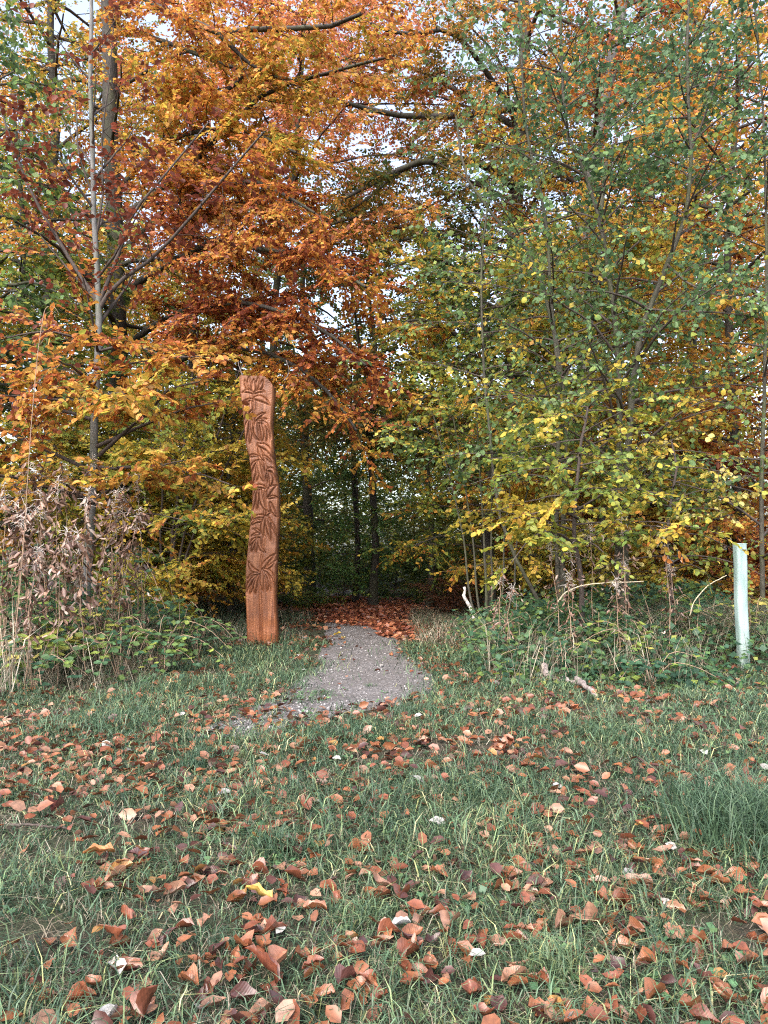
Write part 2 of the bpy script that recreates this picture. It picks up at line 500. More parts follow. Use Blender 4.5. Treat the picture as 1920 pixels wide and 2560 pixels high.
# ------------------------------------------------------------------ trees
def grow_limbs(limbs, sub_step, sub_len, twig_step, twig_len, leaf_step, near, up_jit=.35, ang=(.75, 1.15), leafless_from=None):
    """limbs: list of dict(pts(k,3), dens, t, r). Returns sub tubes, twig tubes, and leaf arrays."""
    sub_step, twig_step, leaf_step = sub_step / 1.3, twig_step / 1.7, leaf_step / 1.45
    sp, sd, sl, sn, st, sdn, sr = [], [], [], [], [], [], []
    for lb in limbs:
        p = lb['pts']
        seg = np.linalg.norm(np.diff(p, axis=0), axis=1)
        ln = seg.sum()
        n = max(2, int(ln * (1 - lb.get('s0', .2)) / (sub_step / max(.15, lb['dens']) ** .5)))
        s = lb.get('s0', .2) + (1 - lb.get('s0', .2)) * (np.arange(n) + rng.random(n)) / n
        s[-1] = .999
        cs = np.concatenate([[0], np.cumsum(seg)]) / ln
        pos = np.stack([np.interp(s, cs, p[:, k]) for k in range(3)], -1)
        tan = norm(np.stack([np.interp(np.minimum(s + .05, 1), cs, p[:, k]) for k in range(3)], -1) - np.stack([np.interp(np.maximum(s - .05, 0), cs, p[:, k]) for k in range(3)], -1))
        nr = norm(np.array([0, 0, 1.]) + up_jit * rng.standard_normal((n, 3)))
        side = norm(np.cross(nr, tan)) * np.where(np.arange(n) % 2, 1, -1)[:, None]
        a = ang[0] + (ang[1] - ang[0]) * rng.random(n)
        a[-1] = .1
        d = norm(np.cos(a)[:, None] * tan + np.sin(a)[:, None] * side + .18 * rng.standard_normal((n, 3)))
        L = sub_len * lb.get('sl', 1) * (1.15 - .75 * s) * (.6 + .7 * rng.random(n))
        sp.append(pos); sd.append(d); sl.append(L); sn.append(nr)
        st.append(np.full(n, lb['t']) + .07 * rng.standard_normal(n)); sdn.append(np.full(n, lb['dens']))
        sr.append(np.interp(s, [0, 1], [lb['r'], lb['r'] * .3]))
    sp, sd, sl, sn, st, sdn, sr = map(np.concatenate, (sp, sd, sl, sn, st, sdn, sr))
    ok = visible(sp + sd * sl[:, None] * .5)
    sp, sd, sl, sn, st, sdn, sr = (a[ok] for a in (sp, sd, sl, sn, st, sdn, sr))
    k = 4
    q = np.linspace(0, 1, k)
    bend = .25 * rng.standard_normal((len(sp), 1, 3)) * sl[:, None, None] + np.array([0, 0, -.12]) * sl[:, None, None]
    SP = sp[:, None] + sd[:, None] * (sl[:, None] * q)[..., None] + bend * (q ** 2)[None, :, None] * .6
    SR = np.minimum(.35 * sr, .006 + .006 * sl)[:, None] * np.linspace(1, .35, k)[None]
    # twigs
    nt_ = np.maximum(2, (sl / twig_step * np.clip(sdn, .3, 1.5)).astype(int))
    idx = np.repeat(np.arange(len(sp)), nt_)
    loc = np.arange(len(idx)) - np.repeat(np.cumsum(nt_) - nt_, nt_)
    s = (loc + .6 + .4 * rng.random(len(idx))) / nt_[idx]
    s = np.clip(.12 + .88 * s, 0, .999)
    f = s * (k - 1); i0 = np.minimum(f.astype(int), k - 2); fr = (f - i0)[:, None]
    tp = SP[idx, i0] * (1 - fr) + SP[idx, i0 + 1] * fr
    ttan = norm(SP[idx, i0 + 1] - SP[idx, i0])
    tn = norm(sn[idx] + .25 * rng.standard_normal((len(idx), 3)))
    side = norm(np.cross(tn, ttan)) * np.where(loc % 2, 1, -1)[:, None]
    a = .55 + .5 * rng.random(len(idx))
    a[loc == nt_[idx] - 1] = .1
    td = norm(np.cos(a)[:, None] * ttan + np.sin(a)[:, None] * side + .22 * rng.standard_normal((len(idx), 3)))
    tl = twig_len * (.55 + .8 * rng.random(len(idx)))
    tt, tdn = st[idx], sdn[idx]
    TP = np.stack([tp, tp + td * tl[:, None] * .5 + .01, tp + td * tl[:, None] - np.array([0, 0, .1]) * tl[:, None]], 1)
    # leaves
    nl = np.maximum(1, np.round(tl / leaf_step * np.clip(tdn, .12, 1.3) * (.7 + .6 * rng.random(len(tl)))).astype(int))
    li = np.repeat(np.arange(len(tp)), nl)
    ll = np.arange(len(li)) - np.repeat(np.cumsum(nl) - nl, nl)
    s = np.clip((ll + .8 * rng.random(len(li)) + .3) / nl[li], 0, 1)
    lp = TP[li, 0] + (TP[li, 2] - TP[li, 0]) * s[:, None]
    side = norm(np.cross(tn[li], td[li])) * np.where(ll % 2, 1, -1)[:, None]
    a = .5 + .7 * rng.random(len(li))
    ld = np.cos(a)[:, None] * td[li] + np.sin(a)[:, None] * side
    return dict(SP=SP, SR=SR, TP=TP, lp=lp, ld=ld, ln=tn[li], lt=tt[li], tl=tl)

def bez_limb(p0, d, L, elev_end, k=7, wob=.06):
    """a limb that starts in direction d and bends towards the horizontal / down by elev_end"""
    q = np.linspace(0, 1, k)[:, None]
    d = np.asarray(d, float)
    p = np.asarray(p0) + d * L * q + np.array([0, 0, elev_end]) * L * q ** 2
    w = np.cumsum(rng.standard_normal((k, 3)) * wob * L / k, axis=0)
    w -= w[:1]
    return p + w

def tree(name, label, base, trunk, r0, r1, bark, cols, limbs=(), rnd=(), leaf=.08, aspect=1.0, tilt=.45, droop=.25, near=True,
         sub_step=.22, sub_len=.8, twig_step=.13, twig_len=.28, leaf_step=.042, zt=(0, 0), spread=.19, twigs=True, group=None, cat='tree',
         hero=0, stems=(), up_jit=.35, ang=(.75, 1.15), jit=.18, xt=(0, 0), far=.3):
    jit = jit * 1.45
    """trunk: list of world points after the base; limbs: explicit; rnd: list of dicts for random limbs; zt=(z, gain) shifts the colour with height."""
    bx, by = base
    bz = float(ground_z(bx, by))
    B = np.array([bx, by, bz])
    root = thing(name, B, label, cat, group)
    all_limbs = []
    TK = []
    for st in [(trunk, r0, r1)] + list(stems):
        pts = np.vstack([[B - [0, 0, .08]], np.array(st[0], float)]) if len(st) < 4 else np.array(st[0], float)
        k = 14
        c = catmull(pts, k)
        c[1:-1] += rng.standard_normal((k - 2, 3)) * st[1] * .12
        rr = np.linspace(0, 1, k)
        R = st[1] + (st[2] - st[1]) * rr ** .8
        R[0] *= 1.35
        TK.append((c, R))
        v, q = tubes(c[None], R[None], 9)
        link('trunk' if st[1] > .05 else 'stem', np_mesh('trunk', v - B, [q], smooth=True), bark, root)
    for lb in limbs:
        p = catmull([np.array(x) for x in lb['pts']], 9)
        all_limbs.append(dict(pts=p, dens=lb.get('dens', 1), t=lb['t'], r=lb['r'], s0=lb.get('s0', .2), sl=lb.get('sl', 1), own=True, r1=lb.get('r1', .35)))
    for rd in rnd:
        c, R = TK[rd.get('stem', 0)]
        n = rd['n']
        for i in range(n):
            z = rd['z'][0] + (rd['z'][1] - rd['z'][0]) * (i + rng.random()) / n
            z += bz
            zz = c[:, 2]
            p0 = np.array([np.interp(z, zz, c[:, k]) for k in range(3)])
            rloc = np.interp(z, zz, R)
            az = rd.get('az', 0) + (i * 2.39996 if 'sp' not in rd else rd['sp'] * (rng.random() * 2 - 1))
            el = rd['el'] + .15 * rng.standard_normal()
            d = np.array([math.sin(az) * math.cos(el), -math.cos(az) * math.cos(el), math.sin(el)])   # az 0 = towards the camera
            h = (z - bz - rd['z'][0]) / max(.01, rd['z'][1] - rd['z'][0])
            L = rd['L'] * (rd.get('top', .5) * h + (1 - h)) * (.75 + .5 * rng.random())
            p = bez_limb(p0, d, L, rd.get('bend', -.2))
            all_limbs.append(dict(pts=p, dens=rd.get('dens', 1), t=rd['t'] + rd.get('tv', .12) * rng.standard_normal(), r=min(rloc * .6, .012 + .011 * L), s0=rd.get('s0', .15), sl=rd.get('sl', 1)))
    G = grow_limbs(all_limbs, sub_step, sub_len, twig_step, twig_len, leaf_step, near, up_jit, ang)
    # limbs that show: parts of their own
    rest = Acc()
    for lb in all_limbs:
        p = lb['pts']
        if not visible(p, .35).any(): continue
        R = lb['r'] * (1 - (1 - lb.get('r1', .3)) * np.linspace(0, 1, len(p)) ** .8)
        v, q = tubes(p[None], R[None], 6)
        if near or lb.get('own'):
            link('branch', np_mesh('branch', v - B, [q], smooth=True), bark if lb['r'] > .03 else M_TWIG, root)
        else:
            rest.add(v, q)
    if len(G['SP']) and (twigs or by < 15) and (near or by < 17.5):
        rest.add(*tubes(G['SP'], G['SR'], 3))
    if twigs and near and by < 12.2:
        ok = visible(G['TP'][:, 1], .05)
        tp = G['TP'][ok][:, ::2]
        rest.add(*tubes(tp, np.tile(np.array([.0032, .0016]), (len(tp), 1)), 3))
    if rest.n:
        tag(link('twigs', rest.mesh('twigs', True, B), M_TWIG, root), kind='stuff')
    lp, ld, ln, lt = G['lp'], G['ld'], G['ln'], G['lt']
    ok = visible(lp, far)
    lp, ld, ln, lt = lp[ok], ld[ok], ln[ok], lt[ok]
    n = len(lp)
    sz = leaf * (.65 + .6 * rng.random(n))
    t = lt + spread * rng.standard_normal(n) + zt[1] * (lp[:, 2] - zt[0]) + xt[1] * (lp[:, 0] - xt[0])
    t = t + .35 * (vnoise(lp[:, 0] + lp[:, 1] * .4, lp[:, 2], .8, 21) - .5)
    c = ramp_cols(t, cols, jit)
    ld = norm(ld) + np.array([0, 0, -1]) * droop * (.4 + 1.2 * rng.random((n, 1))) + .15 * rng.standard_normal((n, 3))
    nn = norm(ln + tilt * rng.standard_normal((n, 3)))
    keep = np.ones(n, bool)
    if hero:
        x, y, f = proj(lp)
        inf = (x > 20) & (x < 1900) & (y > 20)
        score = np.where(inf, sz / f * (1 + .25 * rng.random(n)), 0)
        pick = np.argsort(-score)[:hero]
        keep[pick] = False
        dd = norm(ld[pick]); yy = norm(np.cross(nn[pick], dd)); n3 = np.cross(dd, yy)
        for j, i in enumerate(pick):
            s = float(sz[i])
            o = bpy.data.objects.new('leaf', TREE_LEAF[j % 3])
            col.objects.link(o)
            o.parent = root
            M = Matrix(((dd[j][0] * s, yy[j][0] * s * aspect, n3[j][0] * s, lp[i][0] - B[0]),
                        (dd[j][1] * s, yy[j][1] * s * aspect, n3[j][1] * s, lp[i][1] - B[1]),
                        (dd[j][2] * s, yy[j][2] * s * aspect, n3[j][2] * s, lp[i][2] - B[2]), (0, 0, 0, 1)))
            o.matrix_local = M
            o.color = (*[float(a) for a in c[i]], 1)
    V, Q, rep = leaf_verts(lp[keep], ld[keep], nn[keep], sz[keep], aspect, near and by < 9.1)
    tag(link('crown', np_mesh('crown', V - B, [Q], np.repeat(c[keep], rep, 0)), M_LEAF, root), kind='stuff')
    tree.count += n
    return root
tree.count = 0

def pts(Y, *uv):
    """view points at depth Y (a third number overrides the depth)"""
    return [P(a[0], a[1], a[2] if len(a) > 2 else Y) for a in uv]

def bxy(u, Y):
    return ((u * S - 960) / FOC * Y, Y)

# palettes: low t -> high t
FIRE = [YG, YE, GO, GO, OR, RU, RB]
GOLD = [GR, YG, YE, GO, GO, OR, OR, RU]
AUT = [DG, OL, YG, YE, GO, OR, RU]
GREEN = [BG, BG2, BG2, GR, YG, YE, YE, GO]
LIME = [GR, YG, YG, YE, YE, GO, OR]
OLIVE = [DG, OL, OL, OB, GO, OR, RU]
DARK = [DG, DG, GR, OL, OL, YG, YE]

exec_trees = True
# --- left grey beech sapling, nearest on the left
Y = 8.5
tree('beech_sapling', 'slim grey beech sapling left of the carved post, forking above into red-brown twigs', bxy(190, Y),
     pts(Y, (192, 1230), (200, 1000), (205, 880), (213, 700), (212, 640), (205, 500), (197, 300), (195, 100), (196, -80)), .054, .02, M_BARK_GREY, FIRE,
     limbs=[
        dict(pts=pts(Y, (214, 668), (250, 615), (330, 557), (410, 472, Y - .2), (500, 365, Y - .4), (570, 285, Y - .6)), r=.028, t=.98, dens=.75, s0=.3),
        dict(pts=pts(Y, (216, 650), (258, 545), (285, 465), (325, 415), (375, 355), (450, 265)), r=.024, t=.98, dens=.75, s0=.3),
        dict(pts=pts(Y, (208, 645), (160, 575), (110, 490), (65, 410), (22, 300), (0, 225)), r=.028, t=.98, dens=.8, s0=.25),
        dict(pts=pts(Y, (206, 520), (222, 420), (220, 300), (235, 180), (245, 60)), r=.015, t=.97, dens=.4),
        dict(pts=pts(Y, (200, 420), (170, 330), (165, 240), (150, 150)), r=.013, t=.97, dens=.4),
        dict(pts=pts(Y, (213, 985), (273, 930, Y - .2), (328, 884, Y - .4), (364, 842, Y - .5), (430, 825, Y - .6)), r=.024, t=.72, dens=1.3, s0=.3),
        dict(pts=pts(Y, (197, 1090), (240, 1055, Y - .3), (300, 1030, Y - .6), (350, 1005, Y - .6), (395, 995, Y - .7)), r=.02, t=.64, dens=1.3, s0=.25),
        dict(pts=pts(Y, (205, 860), (150, 840, Y - .3), (90, 850, Y - .6), (20, 870, Y - .8)), r=.02, t=.72, dens=1.2),
        dict(pts=pts(Y, (205, 900), (210, 865, Y - .5), (240, 850, Y - 1), (270, 850, Y - 1.5)), r=.018, t=.45, dens=1.3),
        dict(pts=pts(Y, (210, 760), (280, 745, Y - .3), (360, 770, Y - .6), (430, 770, Y - .8)), r=.018, t=.66, dens=1.2),
        dict(pts=pts(Y, (210, 750), (130, 720, Y - .3), (60, 720, Y - .5), (-20, 740, Y - .7)), r=.018, t=.66, dens=1.1),
        dict(pts=pts(Y, (197, 1110), (150, 1050, Y - .3), (90, 1040, Y - .6), (30, 1050, Y - .8)), r=.016, t=.7, dens=.9),
        dict(pts=pts(Y, (195, 1180), (260, 1120, Y - .2), (330, 1110, Y - .5), (400, 1125, Y - .7)), r=.014, t=.6, dens=.7),
     ],
     rnd=[dict(n=9, z=(1.6, 3.4), L=1.7, el=.25, bend=-.15, t=.6, dens=.9, sp=1.6), dict(n=12, z=(3.2, 6.8), L=1.1, el=.8, bend=.1, t=.97, tv=.02, dens=.6)],
     leaf=.08, hero=200, zt=(3.3, .13), tilt=.5, spread=.24, sub_len=.62, twig_len=.24, leaf_step=.036)

# --- the big beech behind it whose limbs sweep right across the path
Y = 13
tree('beech_tree', 'big dark-trunked beech behind the sapling, its orange limbs sweeping over the path', bxy(268, Y),
     pts(Y, (265, 1050), (262, 900), (250, 600), (238, 300), (230, 60), (228, -250)), .19, .11, M_BARK_DARK, FIRE,
     limbs=[
        dict(pts=pts(Y, (232, -90), (310, 0, 12.4), (400, 38, 11.8), (478, 73, 11.3), (560, 60, 11), (690, 62, 10.6), (780, 30, 10.3)), r=.075, t=.72, dens=1.2, sl=1.2, s0=.1),
        dict(pts=pts(11.3, (470, 70), (510, 110), (548, 143), (640, 185, 11)), r=.045, t=.5, dens=1),
        dict(pts=pts(Y, (240, 70), (300, 75), (370, 95, 12.4), (470, 135, 12), (530, 152, 11.8), (640, 175, 11.3)), r=.055, t=.5, dens=1.2, sl=1.3),
        dict(pts=pts(12, (530, 150), (510, 180), (470, 205), (400, 222)), r=.045, t=.45, dens=.9),
        dict(pts=pts(Y, (246, 420), (330, 330), (400, 290, 12.3), (520, 280, 11.8), (640, 330, 11.2)), r=.06, t=.42, dens=1.4, sl=1.5, s0=.15),
        dict(pts=pts(Y, (250, 560), (360, 450), (460, 400, 12), (560, 395, 11.4), (680, 460, 10.8)), r=.06, t=.66, dens=1.5, sl=1.5, s0=.15),
        dict(pts=pts(Y, (252, 640), (380, 560), (480, 515, 12), (540, 535, 11.5), (670, 555, 11), (790, 620, 10.6)), r=.07, t=.76, dens=1.6, sl=1.5, s0=.15),
        dict(pts=pts(Y, (255, 760), (370, 680), (480, 655, 12), (560, 660, 11.4), (680, 700, 10.8), (790, 790, 10.4)), r=.06, t=.76, dens=1.7, sl=1.4, s0=.15),
        dict(pts=pts(Y, (258, 860), (400, 770), (520, 750, 12), (640, 790, 11.2), (720, 860, 10.8), (770, 930, 10.6)), r=.055, t=.6, dens=1.6, sl=1.3, s0=.2),
        dict(pts=pts(Y, (245, 500), (150, 420), (80, 400), (0, 380)), r=.05, t=.45, dens=1, sl=1.2),
        dict(pts=pts(Y, (235, 200), (160, 170), (80, 195), (0, 210)), r=.05, t=.35, dens=.6, sl=1.2),
        dict(pts=pts(Y, (250, 480), (420, 350, 12.6), (560, 210, 12), (700, 160, 11.4), (850, 120, 11)), r=.055, t=.6, dens=1.2, sl=1.5),
     ],
     rnd=[dict(n=13, z=(4.5, 9.5), L=3.2, el=.35, bend=-.2, t=.5, dens=.8, top=.8)],
     leaf=.078, hero=80, sub_len=.95, leaf_step=.041, zt=(6, -.025), near=True, spread=.24)

# --- understorey behind the left sapling
Y = 12
tree('hornbeam', 'yellow-green hornbeam thicket at the far left behind the sapling', bxy(60, Y), pts(Y, (55, 1100), (40, 800), (50, 500), (30, 250)), .08, .03, M_BARK_MID, [DG, GR, YG, YG, YE, GO, OR],
     rnd=[dict(n=34, z=(.5, 5.6), L=2.6, el=.2, bend=-.15, t=.42, dens=1.2, sp=2.2, tv=.2)], leaf=.085, near=True, sub_len=.9, leaf_step=.05)
Y = 11.6
stems = [(pts(Y, (365 + dx, 1180), (385 + dx * 1.9, 1050), (400 + dx * 3.2, 900), (415 + dx * 4.2, 780)), .022, .01) for dx in (-18, 10, 26, 44)]
tree('hazel_bush', 'yellowing hazel bush with fanned dark stems between sapling and carved post', bxy(370, Y), pts(Y, (370, 1180), (390, 1030), (410, 850), (430, 700)), .026, .012, M_TWIG, LIME,
     rnd=[dict(n=9, z=(.5, 3.2), L=1.7, el=.35, bend=-.25, t=.5, tv=.15, dens=1, stem=k) for k in range(5)], stems=stems, leaf=.085, aspect=1.15, sub_len=.7, hero=60, near=True, leaf_step=.05)
Y = 13.5
tree('beech_tree', 'golden young beech right behind the carved post at the path edge', bxy(500, Y), pts(Y, (500, 1150), (495, 1000), (510, 850), (520, 700)), .06, .025, M_BARK_DARK, [OL, YG, YE, YE, GO, GO, OR],
     rnd=[dict(n=40, z=(.6, 4.2), L=1.25, el=.1, bend=-.15, t=.45, dens=1.2, tv=.12)], leaf=.08, sub_len=.75, near=True, leaf_step=.05)
Y = 15
tree('beech_tree', 'yellow beech in the shade left of the tunnel, behind the hazel bush', bxy(410, Y), pts(Y, (415, 1150), (405, 900), (420, 700), (430, 500)), .1, .04, M_BARK_DARK, [OL, OL, YG, YE, GO, GO, OR],
     rnd=[dict(n=46, z=(.5, 6.5), L=1.9, el=.1, bend=-.12, t=.45, dens=1.2, tv=.15)], leaf=.085, sub_len=1.0, near=False, leaf_step=.055, sub_step=.28)
Y = 11.5
tree('lime_tree', 'green-leaved tree at the top left corner with sky showing through', bxy(-60, Y), pts(Y, (-60, 900), (-40, 500), (-60, 100), (-50, -150)), .13, .06, M_BARK_DARK, [DG, BG2, GR, GR, YG, YE, GO],
     rnd=[dict(n=22, z=(3.2, 8.6), L=2.4, el=.3, bend=-.25, t=.3, dens=.7, az=.9, sp=1.5)], leaf=.1, aspect=1.2, sub_len=.9, tilt=.7, near=True)

# --- right of the path: the tall trees behind
Y = 17
tree('oak_tree', 'dark-limbed olive brown tree above the tunnel, reaching left over the path', bxy(1105, Y),
     pts(Y, (1100, 1150), (1112, 800), (1110, 500), (1122, 290), (1130, 100), (1120, -120)), .24, .12, M_BARK_DARK, OLIVE,
     limbs=[
        dict(pts=pts(Y, (1122, 225), (1085, 238, 16.5), (1030, 246, 16), (940, 252, 15.5), (840, 247, 15), (760, 225, 14.6), (715, 215, 14.3)), r=.1, t=.45, dens=.9, sl=1.2),
        dict(pts=pts(Y, (1115, 410), (1070, 370, 16.5), (1000, 342, 16), (940, 350, 15.5), (890, 352, 15.2), (830, 385, 15), (740, 430, 14.6)), r=.1, t=.3, dens=.9, sl=1.3),
        dict(pts=pts(Y, (1120, 260), (1060, 170, 16.3), (1010, 100, 15.8), (960, 65, 15.3), (870, 75, 15), (800, 50, 14.8)), r=.08, t=.45, dens=1, sl=1.3),
        dict(pts=pts(15.4, (920, 350), (860, 372), (780, 440), (700, 480)), r=.05, t=.3, dens=.9),
        dict(pts=pts(Y, (1112, 560), (1040, 520, 16.3), (960, 505, 15.7), (860, 520, 15), (790, 560, 14.7)), r=.07, t=.28, dens=1.1, sl=1.2),
        dict(pts=pts(Y, (1112, 700), (1040, 650, 16.3), (960, 640, 15.7), (880, 680, 15)), r=.06, t=.25, dens=1.1, sl=1.2),
        dict(pts=pts(Y, (1122, 280), (1010, 210, 17), (900, 150, 17), (800, 130, 17)), r=.08, t=.5, dens=1, sl=1.5),
     ],
     rnd=[dict(n=26, z=(5.5, 14), L=4, el=.35, bend=-.2, t=.42, dens=.9, top=.9)],
     leaf=.09, near=False, sub_len=1.25, leaf_step=.05, sub_step=.27, hero=0)
Y = 15.5
tree('beech_tree', 'tall grey-trunked beech behind the green saplings, orange and yellow at its top', bxy(1268, Y), pts(Y, (1268, 900), (1264, 650), (1270, 450), (1310, 200), (1345, 20), (1355, -150)), .2, .12, M_BARK_GREY, FIRE,
     rnd=[dict(n=16, z=(1.8, 6.5), L=3, el=.2, bend=-.15, t=.35, dens=1), dict(n=28, z=(6, 12.5), L=3.3, el=.35, bend=-.2, t=.55, tv=.15, dens=1.05, top=.9)],
     leaf=.09, near=False, sub_len=1.1, leaf_step=.05, sub_step=.26)
Y = 12.5
tree('beech_tree', 'copper orange beech at the right edge behind the green foliage', bxy(1590, Y), pts(Y, (1590, 1100), (1580, 850), (1570, 600), (1580, 350), (1600, 100)), .09, .04, M_BARK_DARK, FIRE,
     rnd=[dict(n=26, z=(.8, 4.2), L=2.2, el=.15, bend=-.15, t=.68, dens=1.2, tv=.15), dict(n=30, z=(4, 9), L=2.3, el=.3, bend=-.2, t=.3, dens=1.1, tv=.14, top=.8)],
     leaf=.085, near=True, sub_len=.85, leaf_step=.05)
Y = 11.5
tree('beech_tree', 'yellow young beech right of the path between the green saplings', bxy(1300, Y), pts(Y, (1300, 1100), (1310, 850), (1290, 600), (1310, 350)), .07, .03, M_BARK_MID, LIME,
     rnd=[dict(n=44, z=(.7, 6), L=2.1, el=.15, bend=-.15, t=.56, dens=1.2, tv=.14)], leaf=.085, near=True, sub_len=.8, leaf_step=.048)
Y = 13
tree('beech_tree', 'mixed orange and green beech arching over the right side of the tunnel', bxy(1060, Y), pts(Y, (1055, 1150), (1062, 950), (1050, 750), (1040, 550)), .11, .05, M_BARK_DARK, [DG, GR, YG, YE, OR, RU],
     limbs=[dict(pts=pts(Y, (1055, 900), (1000, 850, 12.5), (930, 850, 12), (880, 900, 11.7)), r=.04, t=.3, dens=1.3),
            dict(pts=pts(Y, (1052, 800), (980, 720, 12.5), (900, 690, 12), (840, 720, 11.6)), r=.045, t=.45, dens=1.3),
            dict(pts=pts(Y, (1045, 640), (970, 570, 12.5), (900, 560, 12), (840, 580, 11.6)), r=.04, t=.6, dens=1.2)],
     rnd=[dict(n=26, z=(3.4, 6.5), L=2, el=.2, bend=-.2, t=.3, dens=1.1, tv=.2), dict(n=9, z=(1.2, 3.4), L=1.5, el=.1, bend=-.15, t=.3, az=-1.6, sp=.9)], leaf=.085, near=True, sub_len=.85, leaf_step=.05)

Y = 17
tree('beech_tree', 'tall orange beech filling the top centre beyond the arching limbs', bxy(585, Y), pts(Y, (585, 900), (600, 600), (640, 300), (660, 0)), .11, .05, M_BARK_DARK, [GR, YE, GO, (.58, .26, .07), (.58, .22, .09), (.54, .18, .09), (.42, .13, .07)],
     rnd=[dict(n=40, z=(7.5, 15), L=3.6, el=.3, bend=-.2, t=.62, tv=.12, dens=1.1, top=.9)], leaf=.085, near=False, sub_len=1.2, leaf_step=.05, sub_step=.26)
Y = 16.5
tree('beech_tree', 'tall golden tree filling the top left corner behind the dark trunk', bxy(110, Y), pts(Y, (110, 900), (100, 600), (120, 300), (110, 0)), .16, .07, M_BARK_DARK, [DG, GR, OL, YE, GO, OR, RU],
     rnd=[dict(n=44, z=(4, 14.5), L=3.2, el=.3, bend=-.2, t=.5, tv=.16, dens=1.0, top=.9)], leaf=.085, near=False, sub_len=1.2, leaf_step=.05, sub_step=.26)
Y = 18
tree('beech_tree', 'tall orange beech filling the top right corner behind the green saplings', bxy(1500, Y), pts(Y, (1500, 900), (1490, 600), (1510, 300), (1500, 0)), .16, .07, M_BARK_DARK, FIRE,
     rnd=[dict(n=36, z=(6, 14.5), L=3.4, el=.3, bend=-.2, t=.5, tv=.14, dens=1.0, top=.9)], leaf=.085, near=False, sub_len=1.2, leaf_step=.055, sub_step=.26)

# --- right: the green saplings in front
Y = 8.7
tree('alder_sapling', 'green-leaved sapling leaning right, its stem forking wide near the right edge', bxy(1345, Y),
     pts(Y, (1350, 1150), (1360, 900), (1385, 720), (1405, 665), (1450, 550), (1480, 475), (1490, 390), (1495, 300), (1485, 150), (1490, -60)), .045, .015, M_BARK_MID, GREEN,
     limbs=[dict(pts=pts(Y, (1482, 470), (1540, 410), (1600, 340), (1690, 250)), r=.02, t=.25, dens=.9),
            dict(pts=pts(Y, (1395, 668), (1470, 672, Y - .3), (1560, 676, Y - .5), (1680, 690, Y - .6)), r=.016, t=.3, dens=.8),
            dict(pts=pts(Y, (1490, 330), (1530, 230), (1560, 130), (1600, 0)), r=.016, t=.15, dens=.9),
            dict(pts=pts(Y, (1440, 570), (1500, 620, Y - .4), (1590, 640, Y - .7), (1670, 600, Y - .8)), r=.015, t=.25, dens=.9)],
     rnd=[dict(n=26, z=(1.3, 7.4), L=1.5, el=.6, bend=-.25, t=.22, dens=.85, tv=.16), dict(n=12, z=(4.8, 7.8), L=1.5, el=.6, bend=-.25, t=.16, dens=.8, top=.9)],
     leaf=.066, aspect=1.25, tilt=.8, droop=.45, hero=160, sub_len=.6, twig_len=.25, up_jit=.6, leaf_step=.05, zt=(4, -.05), spread=.17)
Y = 8.9
tree('alder_sapling', 'green sapling with one dark upright stem curving left, middle of the right side', bxy(1335, Y + .4),
     pts(Y, (1335, 1150), (1340, 900), (1330, 710), (1315, 600), (1300, 500), (1275, 400), (1225, 285), (1215, 150), (1210, 0)), .04, .014, M_BARK_MID, GREEN,
     rnd=[dict(n=34, z=(1.5, 7.2), L=1.5, el=.6, bend=-.25, t=.26, dens=.8, tv=.14), dict(n=12, z=(4.8, 7.6), L=1.5, el=.6, bend=-.25, t=.16, dens=.8, top=.9)],
     leaf=.066, aspect=1.25, tilt=.8, droop=.45, hero=120, sub_len=.6, twig_len=.25, up_jit=.6, leaf_step=.052, zt=(4, -.055), spread=.17)
Y = 9.3
tree('alder_sapling', 'green sapling beside the tunnel whose thin stem slants up to the left', bxy(1215, Y),
     pts(Y, (1215, 1150), (1225, 950), (1205, 750), (1155, 565), (1100, 505), (1040, 430), (1005, 370), (985, 250)), .036, .012, M_BARK_MID, GREEN,
     stems=[(pts(Y, (1200, 1100), (1210, 850), (1190, 650), (1180, 475), (1140, 300), (1130, 200), (1120, -40)), .034, .012),
            (pts(Y, (1090, 1150), (1060, 950), (1045, 770), (1040, 575), (1060, 400)), .025, .01)],
     rnd=[dict(n=24, z=(1.4, 5.8), L=1.3, el=.5, bend=-.25, t=.26, dens=.65, tv=.14), dict(n=34, z=(1.6, 7.8), L=1.4, el=.5, bend=-.25, t=.2, dens=.75, tv=.1, stem=1, top=.9),
          dict(n=16, z=(2.9, 5.0), L=1.2, el=.4, bend=-.25, t=.3, dens=.75, tv=.14, stem=2)],
     leaf=.066, aspect=1.25, tilt=.8, droop=.45, hero=160, sub_len=.6, twig_len=.25, up_jit=.6, leaf_step=.052, zt=(4, -.055), spread=.17)
Y = 8.6
tree('alder_sapling', 'bushy green sapling behind the pale tree guard at the right edge', bxy(1640, Y), pts(Y, (1645, 1100), (1650, 850), (1655, 600), (1650, 300), (1630, 0)), .03, .01, M_BARK_MID, GREEN,
     rnd=[dict(n=44, z=(.9, 7.6), L=1.5, el=.4, bend=-.3, t=.32, dens=.68, tv=.16, top=.85)], leaf=.066, aspect=1.25, tilt=.8, droop=.45, hero=100, sub_len=.6, up_jit=.6, leaf_step=.055, spread=.17, zt=(3, -.04))
Y = 8.0
